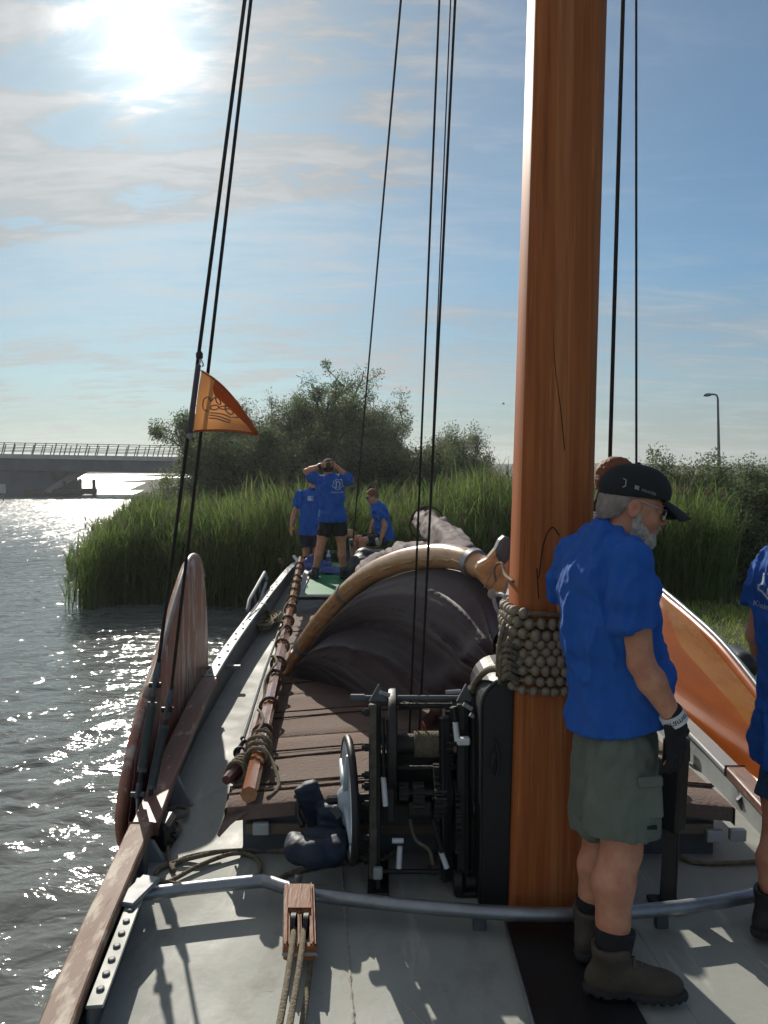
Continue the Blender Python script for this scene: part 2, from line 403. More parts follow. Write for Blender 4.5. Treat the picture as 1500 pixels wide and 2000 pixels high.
# water: one sheet, fine near the boat; ripples are real waves near by and bump farther out
rng = np.random.default_rng(5)
WV = []
for k in range(46):
    lam = .13 * (1.3 / .13) ** (rng.random() ** 1.25); a = rng.normal(R(115), R(38)); WV.append((2 * math.pi / lam * math.cos(a), 2 * math.pi / lam * math.sin(a), rng.random() * 6.28, .0052 * lam ** .85 * .8))
def water_z(X, Y):
    Z = np.zeros_like(X); w1 = X + .12 * np.sin(Y * 2.1 + X) ; w2 = Y + .12 * np.sin(X * 1.7 - Y * .6)
    for kx, ky, ph, am in WV: Z += am * (1 - 2 * np.abs(np.sin((kx * w1 + ky * w2 + ph) / 2)) ** 1.3)
    g = .55 + .9 * vnoise(np.stack([X.ravel() * .45, Y.ravel() * .35, 0 * X.ravel()], 1)).reshape(X.shape)
    calm = 1 - .72 * np.clip((Y - 6.5) / 4, 0, 1)
    fade = np.clip((X + 16) / 4, 0, 1) * np.clip((22 - Y) / 5, 0, 1) * np.clip((Y + 6) / 4, 0, 1)
    far = np.clip((Y - 21) / 8, 0, 1) * np.clip((100 - Y) / 20, 0, 1) * np.clip((-X - 3) / 3, 0, 1)
    zf = (vnoise(np.stack([X.ravel() * 1.5, Y.ravel() * 1.7, 0 * X.ravel() + 5.5], 1)).reshape(X.shape) - .5) * .13
    return ZW + Z * g * fade * calm + zf * far
xw = np.concatenate([np.linspace(-900, -40, 14), np.linspace(-36, -12.7, 70), np.linspace(-12.4, -.9, 250), np.linspace(-.5, 40, 40), np.linspace(60, 900, 8)])
yw = np.concatenate([np.linspace(-200, -10, 8), np.linspace(-8, .5, 12), np.linspace(.6, 20, 400), np.linspace(20.3, 90, 200), np.linspace(110, 1400, 16)])
wm = bpy.data.materials.new('canal_water'); wm.use_nodes = True; t = wm.node_tree; b = t.nodes['Principled BSDF']
b.inputs['Base Color'].default_value = (.15, .165, .155, 1); b.inputs['Roughness'].default_value = .06; b.inputs['IOR'].default_value = 1.36
tcn = t.nodes.new('ShaderNodeTexCoord'); prev = None
for sc_, st, dist_, dt, strn in ((2.2, (1, 1.7, 1), .10, 3, .55), (9, (1, 1.5, 1), .012, 4, .5), (.35, (1, 1.3, 1), .12, 2, .35)):
    mp = t.nodes.new('ShaderNodeMapping'); mp.inputs['Scale'].default_value = st; mp.inputs['Rotation'].default_value = (0, 0, R(14)); t.links.new(tcn.outputs['Object'], mp.inputs[0])
    n = t.nodes.new('ShaderNodeTexNoise'); n.inputs['Scale'].default_value = sc_; n.inputs['Detail'].default_value = dt; n.inputs['Distortion'].default_value = .6; t.links.new(mp.outputs[0], n.inputs['Vector'])
    bp = t.nodes.new('ShaderNodeBump'); bp.inputs['Distance'].default_value = dist_; bp.inputs['Strength'].default_value = strn; t.links.new(n.outputs['Fac'], bp.inputs['Height'])
    if prev: t.links.new(prev, bp.inputs['Normal'])
    prev = bp.outputs[0]
sx = t.nodes.new('ShaderNodeSeparateXYZ'); t.links.new(tcn.outputs['Object'], sx.inputs[0])
mrw = t.nodes.new('ShaderNodeMapRange'); t.links.new(sx.outputs[1], mrw.inputs[0])
for i_, q_ in enumerate((16, 34, .5, 1.0)): mrw.inputs[i_ + 1].default_value = q_
for n_ in [n for n in t.nodes if n.type == 'BUMP'][:2]: t.links.new(mrw.outputs[0], n_.inputs['Strength'])
mrg = t.nodes.new('ShaderNodeMapRange'); t.links.new(sx.outputs[1], mrg.inputs[0])
for i_, q_ in enumerate((14, 45, .06, .26)): mrg.inputs[i_ + 1].default_value = q_
t.links.new(mrg.outputs[0], b.inputs['Roughness'])
t.links.new(prev, b.inputs['Normal'])
sheet(xw, yw, water_z, 'water', wm)

# far shore: low wooded strip across the lake
mb = MB(); pr = []
for k in range(140):
    x = -420 + k * 5; y = 380 + 12 * math.sin(k * .2); h = 3.2 + 1.6 * float(vnoise(np.array([[k * .21, 3, 1]]))[0]) + .9 * float(vnoise(np.array([[k * .8, 9, 1]]))[0])
    pr.append([(x, y - 14, ZW - .4), (x, y - 10, ZW + .6), (x, y - 4, ZW + h * .7), (x, y + 5, ZW + h), (x, y + 30, ZW + h * .9), (x, y + 40, ZW - .4)])
mb.grid(pr)
o = mb.build('far_shore', M('far_trees', (.055, .085, .06), (.035, .055, .045), scale=.25, rough=1, bump=.5, bscale=1.2), smooth='all'); o['kind'] = 'structure'

# ================================================================ foliage
def strips(base, head, length, width, bend, lean, rows=4, sag=0.0, tw=None):
    """blades: base (n,3), heading, length, width, bend outward at tip"""
    n = len(base); out = []
    dx, dy = np.cos(head), np.sin(head); th = head + (tw if tw is not None else np.pi / 2); sx, sy = np.cos(th), np.sin(th)
    for r in range(rows):
        t = r / (rows - 1); off = length * (lean * t + bend * t * t); z = length * (t * np.sqrt(np.maximum(1 - lean ** 2, .1)) - sag * bend * t ** 3)
        w = width * (1 - t ** 1.7) * .5 + .001
        c = base + np.stack([dx * off, dy * off, z], 1); sd = np.stack([sx * w, sy * w, 0 * w], 1)
        out += [c - sd, c + sd]
    v = np.stack(out, 1).reshape(-1, 3); k = 2 * rows; b0 = (np.arange(n) * k)[:, None]
    q = np.array([[2 * r, 2 * r + 1, 2 * r + 3, 2 * r + 2] for r in range(rows - 1)])
    return v, (b0[:, :, None] + q[None]).reshape(-1, 4)
def join(parts):
    V_, F_, o = [], [], 0
    for v, f in parts: V_.append(v); F_.append(f + o); o += len(v)
    return np.concatenate(V_), np.concatenate(F_)
def scatter(n, x0, x1, y0, y1, cond):
    o = np.zeros((0, 2))
    while len(o) < n:
        p = np.stack([rng.uniform(x0, x1, n * 2), rng.uniform(y0, y1, n * 2)], 1); o = np.concatenate([o, p[cond(p[:, 0], p[:, 1])]])
    return o[:n]
reed_m = M('reed_leaf', (.175, .25, .075), (.11, .17, .048), scale=.5, detail=4, rough=.75, spec=.2, transl=.55, island=.3, wear=((.20, .21, .09), .55, .60, .8))
dry_m = M('dry_reed', (.26, .2, .11), (.17, .13, .07), scale=2, rough=.8, transl=.2, island=.3)
REED_TOPS = []
def reeds(name, n, area, hgt, mat, cond, per=5, w=(.008, .018)):
    p = scatter(n, *area, cond); hs = hgt * rng.uniform(.66, 1.14, n) * (.62 + .62 * vnoise(np.c_[p * .5, np.zeros(n)])); hs = hs * np.clip(.62 + (p[:, 0] + 6.5) / 6, .62, 1); z = np.maximum(land_h(p[:, 0], p[:, 1]), ZW - .3) - .02
    base = np.c_[p, z]; hd = rng.normal(R(20), R(60), n); ln = rng.uniform(0, .16, n)
    parts = [strips(base, hd, hs, np.full(n, .010), rng.uniform(0, .08, n), ln, 4, tw=rng.uniform(0, 3.1, n))]
    for k in range(per):
        tt = rng.uniform(.22, .93, n); b2 = base + np.stack([np.cos(hd) * hs * ln * tt, np.sin(hd) * hs * ln * tt, hs * tt * .98], 1)
        L_ = rng.uniform(.35, .75, n) * (.6 + .2 * hs); parts.append(strips(b2, rng.uniform(0, 6.28, n), L_, rng.uniform(*w, n), rng.uniform(.1, .55, n), rng.uniform(.2, .5, n), 4, sag=.75))
    v, f = join(parts); o = fast_mesh(name, v, f, mat); o['kind'] = 'stuff'
    REED_TOPS.append(base + np.stack([np.cos(hd) * hs * ln, np.sin(hd) * hs * ln, hs * .97], 1)); return o
tag(reeds('reeds', 11500, (-6, 15, 13.4, 17.5), 1.85, reed_m, lambda x, y: (land_d(x, y) > -.35) & (land_d(x, y) < 3.2) & ((x < 3) | (y > 13.2))), 'tall green reed bed along the water behind the barge', 'reeds')
tag(reeds('reeds', 5000, (-13, 16, 17, 34), 1.5, reed_m, lambda x, y: (land_d(x, y) > -.3)), 'lighter green reed field stretching back to the bushes', 'reeds')
tag(reeds('reeds', 3000, (-12, -3.5, 13.4, 30), 1.75, reed_m, lambda x, y: (land_d(x, y) > -.5) & (land_d(x, y) < 1.0)), 'fringe of reeds hanging over the left water edge', 'reeds')
tag(reeds('dry_reeds', 1500, (-6, 14, 13.4, 17), 2.1, dry_m, lambda x, y: (land_d(x, y) > -.3) & (land_d(x, y) < 2.5), per=1), 'pale dead reed stems among the green reeds', 'reeds')
tops = np.concatenate(REED_TOPS[:2]); tops = tops[rng.random(len(tops)) < .04]; pl_ = []
for k in range(7):
    n = len(tops); pl_.append(strips(tops + np.stack([rng.normal(0, .01, n), rng.normal(0, .01, n), rng.uniform(-.1, .05, n)], 1), rng.uniform(0, 6.28, n), rng.uniform(.10, .2, n), rng.uniform(.014, .03, n), rng.uniform(.1, .5, n), rng.uniform(.1, .5, n), 3, sag=.6))
v, f = join(pl_); tag(fast_mesh('reed_plumes', v, f, M('reed_plume', (.21, .16, .10), (.13, .095, .06), scale=2, rough=.9, transl=.3, island=.3)), 'brown feathery plumes on the reed tops', 'reeds', kind='stuff')
# lawn
lawn_m = M('lawn_blade', (.30, .37, .065), (.21, .28, .045), scale=.8, rough=.6, transl=.35, island=.3)
p = scatter(26000, 2.9, 12, 3.2, 13.6, lambda x, y: land_d(x, y) > .1); n = len(p)
v, f = strips(np.c_[p, land_h(p[:, 0], p[:, 1]) - .005], rng.uniform(0, 6.28, n), rng.uniform(.05, .13, n), np.full(n, .012), rng.uniform(.1, .6, n), rng.uniform(0, .4, n), 3, sag=.4)
tag(fast_mesh('lawn_grass', v, f, lawn_m), 'short mown grass on the bank beside the boat', 'grass', kind='stuff')

def leaf_mesh(c, size, asp=2.2, up=.3):
    n = len(c); a = rng.normal(size=(n, 3)); a[:, 2] += up; a /= np.linalg.norm(a, axis=1, keepdims=True)
    b_ = np.cross(a, rng.normal(size=(n, 3))); b_ /= np.linalg.norm(b_, axis=1, keepdims=True)
    L_ = (size * rng.uniform(.6, 1.3, n))[:, None]; a = a * L_; b_ = b_ * L_ / asp
    v = np.stack([c - a * .5, c + b_ * .5, c + a * .5, c - b_ * .5], 1).reshape(-1, 3)
    return v, np.arange(4 * n).reshape(-1, 4)
leafA = M('willow_leaf', (.185, .235, .11), (.125, .165, .078), scale=.6, rough=.7, spec=.2, transl=.45, island=.4)
leafB = M('grey_willow_leaf', (.24, .27, .165), (.16, .19, .115), scale=.7, rough=.7, spec=.2, transl=.35, island=.4)
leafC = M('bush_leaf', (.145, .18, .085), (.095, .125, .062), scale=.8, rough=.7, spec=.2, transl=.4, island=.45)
bark = M('bark', (.09, .075, .055), (.045, .038, .03), scale=5, stretch=(1, 1, .2), rough=.95, bump=.8, bscale=14)
def tree(name, label, base, h, spread, nleaf, mat, leaf=.085, stems=3, low=.15, seed=0, group='trees and bushes behind the reeds', clump=.42, cat='tree'):
    rr = random.Random(seed); g = np.random.default_rng(seed); base = Vector(base)
    t = thing(name, label, cat, base, group); mb = MB(); tips = []
    def grow(p, d, L_, r, depth):
        pts = [p]; q = p
        for k in range(4):
            d = (d + Vector((rr.gauss(0, .16), rr.gauss(0, .16), rr.gauss(.05, .1)))).normalized(); q = q + d * L_ / 4; pts.append(q)
            if depth > 0 or k > 1: tips.append((q, depth))
        mb.tube(pts, [r * (1 - .16 * k) for k in range(5)], 5 if depth else 7)
        if depth < 3:
            for k in range(rr.randint(2, 4)):
                q0 = pts[rr.randint(2 if depth == 0 else 1, 4)]; a = rr.random() * 6.28
                d2 = (d * rr.uniform(.5, .9) + Vector((math.cos(a), math.sin(a), rr.uniform(-.1, .5))) * rr.uniform(.5, .95)).normalized(); grow(q0, d2, L_ * rr.uniform(.5, .72), r * .5, depth + 1)
    for k in range(stems):
        a = rr.random() * 6.28; grow(base + Vector((math.cos(a), math.sin(a), 0)) * .04 * stems, Vector((math.cos(a) * .4 * spread / h, math.sin(a) * .4 * spread / h, 1)).normalized(), h * rr.uniform(.36, .5), .03 + .014 * h, 0)
    mb.build('trunk', bark, t, smooth=True)
    tp = np.array([tuple(q) for q, dd in tips if dd >= 1]); bz = np.array(base)
    # fit the crown to the wanted height and spread
    rel = tp - bz; zs = h * .97 / max(rel[:, 2].max(), .1); rs = spread * .5 / max(np.hypot(rel[:, 0], rel[:, 1]).max() * .92, .1)
    o = [c for c in t.children][0]; o.scale = (rs, rs, zs); rel *= np.array([rs, rs, zs])
    skirt = []
    for k in range(int(len(rel) * .5)):
        a = rr.random() * 6.28; q = rr.random() ** .5 * spread * .5; skirt.append((math.cos(a) * q, math.sin(a) * q, h * rr.uniform(low, .6) * (1 - .35 * (q / spread * 2) ** 2)))
    rel = np.concatenate([rel, np.array(skirt)]); wts = g.random(len(rel)) ** 1.5 + .08; wts /= wts.sum()
    ci = g.choice(len(rel), nleaf, p=wts); nleaf = int(nleaf * 1.9); ci = g.choice(len(rel), nleaf, p=wts); off = g.normal(size=(nleaf, 3)); off /= np.linalg.norm(off, axis=1, keepdims=True); off *= (g.random((nleaf, 1)) ** .45) * clump * 1.25 * np.array([1, 1, .8]) * g.uniform(.45, 1.2, (len(rel), 1))[ci]
    c = rel[ci] + off; c = c[(c[:, 2] > .05) & (np.hypot(c[:, 0], c[:, 1]) < spread * .56)]; v, f = leaf_mesh(c + bz, np.full(len(c), leaf * .82))
    fast_mesh('crown', v, f, mat, t); return t
def gz(x, y): return float(land_h(np.array([x]), np.array([y]))[0]) - .05
def put(px, y): return (px - 750) / 1500 * y
for nm, lb, px, y, h, sp, nl, mt, lf, st, sd, cl in (
    ('willow_tree', 'tallest loose-crowned willow rising behind the standing men', 652, 27, 5.9, 4.4, 30000, leafA, .10, 3, 4, .34),
    ('willow_tree', 'round bushy tree behind the orange pennant, at the end of the bridge', 418, 27, 4.5, 3.9, 34000, leafA, .11, 4, 12, .42),
    ('willow_tree', 'pale willow between the pennant tree and the tallest willow', 515, 28, 5.1, 4.6, 30000, leafB, .10, 4, 23, .40),
    ('willow_tree', 'grey-green willow just right of the tallest willow', 778, 27, 4.4, 4.2, 28000, leafB, .09, 3, 31, .38),
    ('willow_tree', 'small upright willow at the right end of the tree row', 858, 28, 3.8, 3.6, 20000, leafB, .09, 4, 44, .38),
    ('willow_tree', 'narrow willow filling the gap right beside the tallest willow', 722, 28, 4.9, 2.8, 18000, leafB, .10, 3, 207, .38),
    ('willow_tree', 'slender pale willow just left of the tallest willow', 582, 28.5, 4.8, 2.8, 18000, leafB, .10, 3, 215, .38),
    ('dense_bush', 'rounded bush between the small upright willow and the mast', 890, 26, 2.9, 3.2, 14000, leafA, .10, 5, 222, .42),
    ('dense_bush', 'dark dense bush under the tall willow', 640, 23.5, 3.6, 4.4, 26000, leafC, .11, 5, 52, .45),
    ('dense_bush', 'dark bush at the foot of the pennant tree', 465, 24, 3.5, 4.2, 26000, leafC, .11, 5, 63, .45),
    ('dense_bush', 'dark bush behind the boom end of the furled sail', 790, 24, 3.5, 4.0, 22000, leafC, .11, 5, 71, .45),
    ('low_bush', 'low bush fading out to the reeds left of the mast', 925, 25, 2.35, 3.2, 12000, leafB, .09, 5, 83, .4),
    ('low_bush', 'low hedge-like bush seen just right of the mast', 1170, 27, 2.4, 4.5, 14000, leafB, .09, 5, 95, .4),
    ('leafy_bush', 'bright leafy bush under the street lamp', 1395, 17, 2.75, 2.6, 18000, leafA, .085, 5, 101, .36),
    ('leafy_bush', 'taller leafy bush at the right edge of the picture', 1500, 17.5, 2.95, 2.6, 18000, leafA, .085, 4, 114, .36),
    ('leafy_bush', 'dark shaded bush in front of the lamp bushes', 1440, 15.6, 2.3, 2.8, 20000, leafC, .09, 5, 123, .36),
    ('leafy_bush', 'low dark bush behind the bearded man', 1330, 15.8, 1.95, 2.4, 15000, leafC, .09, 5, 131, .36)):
    x = put(px, y); tree(nm, lb, (x, y, gz(x, y)), h, sp, nl, mt, leaf=lf, stems=st, seed=sd, clump=cl, cat='tree' if 'tree' in nm else 'bush')

# ================================================================ bridge, fender jetty, signs, street lamp
YB = 70.0
def bz(x): return -.018 * (x + 30)
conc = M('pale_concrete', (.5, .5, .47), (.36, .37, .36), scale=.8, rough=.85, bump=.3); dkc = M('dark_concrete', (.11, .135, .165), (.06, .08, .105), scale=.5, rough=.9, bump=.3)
steelb = M('bridge_rail_steel', (.13, .16, .19), (.09, .11, .14), rough=.5, metal=.3)
br = thing('road_bridge', 'long low concrete road bridge with a steel railing, left', 'bridge', (-30, YB, ZW))
mb = MB(); mb.prism([(-70, YB, 2.65 + bz(-70)), (2, YB, 2.65 + bz(2)), (2, YB, 3.05 + bz(2)), (-70, YB, 3.05 + bz(-70))], (0, 9, 0)); mb.build('road_deck', conc, br, bevel=.03)
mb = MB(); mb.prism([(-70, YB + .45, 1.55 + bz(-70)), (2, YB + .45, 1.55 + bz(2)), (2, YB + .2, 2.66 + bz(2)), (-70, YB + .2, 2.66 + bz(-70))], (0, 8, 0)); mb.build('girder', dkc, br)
for dz, hh in ((1.02, .09), (.62, .06), (.34, .06)):
    MB().bar((-70, YB + .5, 3.05 + dz + bz(-70)), (2, YB + .5, 3.05 + dz + bz(2)), .06, hh, up=(0, 1, 0)).build('handrail', steelb, br)
    MB().bar((-70, YB + 8.5, 3.05 + dz + bz(-70)), (2, YB + 8.5, 3.05 + dz + bz(2)), .06, hh, up=(0, 1, 0)).build('handrail', steelb, br)
pm = bpy.data.meshes.new('rail_post'); q = MB().bar((-.16, -.12, -.05), (.1, 0, 1.06), .07, .1, up=(0, 1, 0)); pm.from_pydata(q.v, [], q.f); pm.materials.append(steelb)
for k in range(44):
    x = -50 + k * .95
    for yy in ((YB + .5), (YB + 8.5)):
        o = bpy.data.objects.new('rail_post', pm); COL.objects.link(o); o.parent = br; o.location = Vector((x, yy, 3.05 + bz(x))) - br.location
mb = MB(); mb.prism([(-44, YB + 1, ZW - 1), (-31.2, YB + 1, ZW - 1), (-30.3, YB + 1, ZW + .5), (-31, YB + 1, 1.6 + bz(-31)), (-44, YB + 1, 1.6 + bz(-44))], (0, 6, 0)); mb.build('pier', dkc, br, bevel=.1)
mb = MB()
for dx in (0, .55, 1.1): mb.bar((-30.8 + dx * .3, YB - .3, ZW + .4), (-28.6 + dx * .75, YB + 2, 1.6), .16, .3)
mb.build('strut', M('strut_concrete', (.3, .29, .26), rough=.8), br)
wpile = M('wet_timber', (.1, .085, .07), (.05, .045, .04), scale=3, rough=.85, bump=.6)
ft = thing('fender_jetty', 'low timber fender with mooring piles beside the bridge pier', 'jetty', (-28.5, 71, ZW))
mb = MB(); mb.bar((-32.5, 69.4, ZW + .32), (-26.6, 71.2, ZW + .42), .5, .55); mb.build('fender_beam', wpile, ft, bevel=.08)
for x, h in ((-29.4, 1.35), (-28.1, 1.55), (-26.95, 1.5)):
    y = 69.4 + (x + 32.5) * .305 + .3; MB().lathe((x, y, ZW - 1), (0, 0, 1), [(0, .16), (1 + h - .05, .16), (1 + h, .13)], 10).build('mooring_pile', wpile, ft, smooth=True)
sg = thing('navigation_sign', 'pair of pale notice boards on posts standing in the water by the bridge', 'sign', (-29.3, 58, ZW))
for x in (-29.35, -28.8):
    MB().box((x, 58, ZW + 1.0), (.46, .04, .7)).build('board', M('sign_white', (.42, .45, .48), rough=.6), sg, bevel=.01); MB().bar((x, 58.08, ZW - 1), (x, 58.08, ZW + 1.3), .07, .07).build('post', steelb, sg)
lamp = thing('street_lamp', 'slim grey street lamp with a short arm above the right bushes', 'street lamp', P(1403, 890, y=38) - V(0, 0, 2.5))
pb = P(1404, 890, y=38); ptp = P(1402, 778, y=38)
lm = M('lamp_steel', (.22, .23, .24), rough=.5, metal=.6)
MB().tube([pb - V(0, 0, 2.5), pb, ptp], [.085, .075, .05], 10).build('pole', lm, lamp, smooth=True)
MB().tube(bez([ptp - V(0, 0, .02), ptp + V(-.06, 0, .14), ptp + V(-.25, 0, .2), ptp + V(-.4, 0, .17)], 4), .045, 8).build('arm', lm, lamp, smooth=True)
MB().lathe(ptp + V(-.32, 0, .19), (-1, 0, -.12), [(0, .03), (.05, .075), (.25, .085), (.36, .05), (.4, .01)], 10).build('lamp_head', lm, lamp, smooth=True)
# ================================================================ the barge
deck_m = M('deck_paint', (.36, .375, .335), (.29, .305, .28), scale=1.6, detail=10, rough=.5, rough2=.85, bump=.12, bscale=40,
           wear=[((.24, .235, .21), 5, .54, .72, (1, .5, 1)), ((.45, .44, .39), 3.5, .60, .70, (3, .5, 1)), ((.20, .20, .19), 22, .66, .70, (.35, 1.6, 1)), ((.17, .10, .06), 30, .73, .76), ((.12, .115, .11), 60, .74, .77)])
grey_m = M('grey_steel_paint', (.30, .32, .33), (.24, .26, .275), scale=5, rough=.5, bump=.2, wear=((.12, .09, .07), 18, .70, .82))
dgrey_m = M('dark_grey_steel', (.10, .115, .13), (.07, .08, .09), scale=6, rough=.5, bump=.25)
black_m = M('black_steel', (.013, .014, .016), (.008, .009, .01), scale=5, rough=.38, rough2=.6, bump=.2, wear=((.07, .06, .05), 25, .68, .85))
galv_m = M('galvanised', (.36, .38, .40), (.27, .29, .31), scale=12, rough=.38, metal=.75, bump=.1)
rail_wood = M('weathered_cap_wood', (.27, .165, .11), (.16, .085, .055), scale=7, stretch=(1, .15, 1), rough=.6, bump=.6, bscale=22, wear=[((.46, .38, .29), 9, .50, .60, (2, .5, 2)), ((.10, .055, .04), 16, .60, .66, (2, .3, 2))])
rail_red = M('oxide_red_cap', (.20, .09, .065), (.13, .055, .04), scale=6, stretch=(1, .2, 1), rough=.45, bump=.3, wear=[((.40, .30, .23), 9, .58, .66, (1.5, .6, 1.5)), ((.09, .045, .035), 12, .62, .7, (2, .3, 2))])
varn = M('varnished_pine', (.42, .17, .05), (.28, .085, .022), scale=5, stretch=(9, 9, .35), rough=.28, coat=.7, bump=.12, bscale=10)
varn_h = M('varnished_gaff', (.58, .35, .16), (.44, .22, .08), scale=4, stretch=(2, 2, 6), rough=.3, coat=.7, bump=.1)
canvas = M('brown_hatch_canvas', (.20, .14, .112), (.145, .10, .08), scale=3, detail=9, rough=.85, bump=.7, bscale=55, wear=((.23, .19, .16), 5, .60, .78))
rope_m = M('hemp_rope', (.26, .22, .15), (.15, .125, .085), scale=60, rough=.9, bump=1, bscale=120)
rope_d = M('dark_lashing', (.09, .06, .045), (.05, .034, .026), scale=60, rough=.85, bump=.8, bscale=120)
wire_m = M('shroud_wire', (.03, .03, .032), (.015, .015, .016), scale=80, rough=.55, bump=.4)
white_m = M('white_paint', (.72, .74, .76), (.62, .64, .66), scale=9, rough=.45)
green_m = M('green_deck_paint', (.006, .22, .08), (.004, .15, .055), scale=3, rough=.4, rough2=.55, spec=.15, bump=.25, bscale=40)
pale_m = M('pale_grey_paint', (.46, .49, .47), (.39, .42, .41), scale=4, rough=.45, bump=.15)

_Y = [-1.3, -.7, .3, 1.2, 2.35, 3.33, 4.5, 5.86, 8, 11, 12.6, 13.6, 14.3, 14.7]
_L = [.45, -.2, -.55, -.80, -.99, -1.10, -1.24, -1.37, -1.47, -1.52, -1.45, -1.18, -.75, -.1]
_Rr = [.46, 1.1, 1.45, 1.6, 1.72, 1.84, 1.94, 1.99, 2.02, 1.95, 1.75, 1.35, .85, 0.]
def curve(ys, xs):
    q = bez([V(a, b, 0) for a, b in zip(ys, xs)], 6); return np.array([p.x for p in q]), np.array([p.y for p in q])
_cl, _cr = curve(_Y, _L), curve(_Y, _Rr)
def xl(y): return interp(y, *_cl)
def xr(y): return interp(y, *_cr)
def zd(y): return interp(y, [-2, 3.5, 6, 9, 12, 14.7], [0, 0, -.11, -.16, -.02, .12])
def zr(y): return interp(y, [-2, 4, 8, 11, 13.6, 14.7], [.12, .13, .13, .15, .27, .36])
YS = list(np.linspace(-1.3, 14.7, 90))
barge = thing('sailing_barge', 'old steel sailing barge with grey decks, brown hatches and green cabin roof', 'boat', (.4, 6, ZW))
# hull shell
rows = []
for y in YS:
    a, b, z = xl(y), xr(y), zr(y); t = max(0, 1 - abs((y - 6.5) / 8.3) ** 3)
    c = (a + b) / 2
    rows.append([(a, y, z), (a - .03 * t, y, z - .16), (a - .08 * t, y, z - .2), (a - .08 * t, y, z - .28), (a - .03 * t, y, z - .32), (a + .12 * (1 - t), y, ZW - .1), (c, y, ZW - .35),
                 (b - .12 * (1 - t), y, ZW - .1), (b + .03 * t, y, z - .32), (b + .08 * t, y, z - .28), (b + .08 * t, y, z - .2), (b + .03 * t, y, z - .16), (b, y, z)])
MB().grid(rows).build('hull', black_m, barge, smooth=True)
rows = [[(xl(y) + .012 + (xr(y) - xl(y) - .024) * k / 8, y, zd(y) + .03 * math.sin(math.pi * k / 8) * 0) for k in range(9)] for y in YS]
MB().grid(rows).build('deck', deck_m, barge, smooth=True)
def rail(name, mat, y0, y1, side, w, h, z0=0., xo=0., n=24, bevel=.006, extra=None):
    f = xl if side < 0 else xr; rows = []
    for k in range(n + 1):
        y = y0 + (y1 - y0) * k / n; x = f(y) - side * xo; z = zr(y) + z0
        rows.append([(x - w / 2, y, z), (x + w / 2, y, z), (x + w / 2, y, z + h), (x - w / 2, y, z + h), (x - w / 2, y, z)])
    m = MB().grid(rows); m.add(rows[0][:4], [(0, 1, 2, 3)]); m.add(rows[-1][:4], [(3, 2, 1, 0)])
    return m.build(name, mat, barge, smooth=True, bevel=bevel)
# inner bulwark plates
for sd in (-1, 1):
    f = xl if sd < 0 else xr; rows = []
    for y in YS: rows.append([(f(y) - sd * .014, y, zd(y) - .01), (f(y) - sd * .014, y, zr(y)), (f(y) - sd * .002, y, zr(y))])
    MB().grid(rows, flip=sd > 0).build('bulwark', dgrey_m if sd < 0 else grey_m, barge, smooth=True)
rail('cap_rail', rail_wood, .2, 3.42, -1, .10, .055)
rail('cap_rail', rail_red, 3.425, 5.9, -1, .12, .05, xo=.015)
rail('cap_rail', grey_m, 5.905, 13.0, -1, .10, .03)
rail('cap_rail', M('pale_grey_rail', (.45, .47, .47), rough=.5), 13.005, 14.66, -1, .10, .04)
rail('cap_rail', rail_red, .2, 4.1, 1, .10, .05); rail('cap_rail', grey_m, 4.105, 14.6, 1, .10, .03)
rail('lower_rail', dgrey_m, 3.45, 13, -1, .02, .03, z0=-.07, xo=.02)
bolt = bpy.data.meshes.new('rail_bolt'); q = MB().lathe((0, 0, 0), (0, 0, 1), [(0, .012), (.008, .012), (.011, .006)], 8); bolt.from_pydata(q.v, [], q.f); bolt.materials.append(grey_m)
for k in range(22):
    y = 6.1 + k * .24; o = bpy.data.objects.new('rail_bolt', bolt); COL.objects.link(o); o.parent = barge; o.location = V(xl(y) + (.02 if k % 2 else -.015), y, zr(y) + .03) - barge.location
# short stanchions under the wooden cap and the drilled sheet track
for k in range(7):
    y = .9 + k * .4; MB().box((xl(y) + .03, y, zr(y) / 2), (.03, .06, zr(y) - .004)).build('rail_stanchion', dgrey_m, barge, bevel=.004)
tk0, tk1 = P(184, 1968, z=.135), P(280, 1716, z=.135)
tr = MB().bar(tk0, tk1, .055, .012).build('sheet_track', M('track_paint', (.33, .35, .31), (.27, .29, .26), rough=.5), barge, bevel=.003)
MB().bar(tk0 + V(-.02, 0, -.07), tk1 + V(-.02, 0, -.07), .012, .125).build('track_web', dgrey_m, barge, bevel=.003)
dmesh = bpy.data.meshes.new('track_bolt'); q = MB().lathe((0, 0, 0), (0, 0, 1), [(-.002, .013), (.004, .013), (.006, .008)], 10); dmesh.from_pydata(q.v, [], q.f); dmesh.materials.append(dgrey_m)
for k in range(9):
    o = bpy.data.objects.new('track_bolt', dmesh); COL.objects.link(o); o.parent = tr; o.location = tk0.lerp(tk1, .1 + k * .098) + V(0, 0, .0075) - wloc(tr)
br0 = MB().box(P(270, 1740, z=.15), (.08, .2, .02), Matrix.Rotation(R(-14), 3, 'Z')).build('track_bracket', grey_m, barge, bevel=.004)
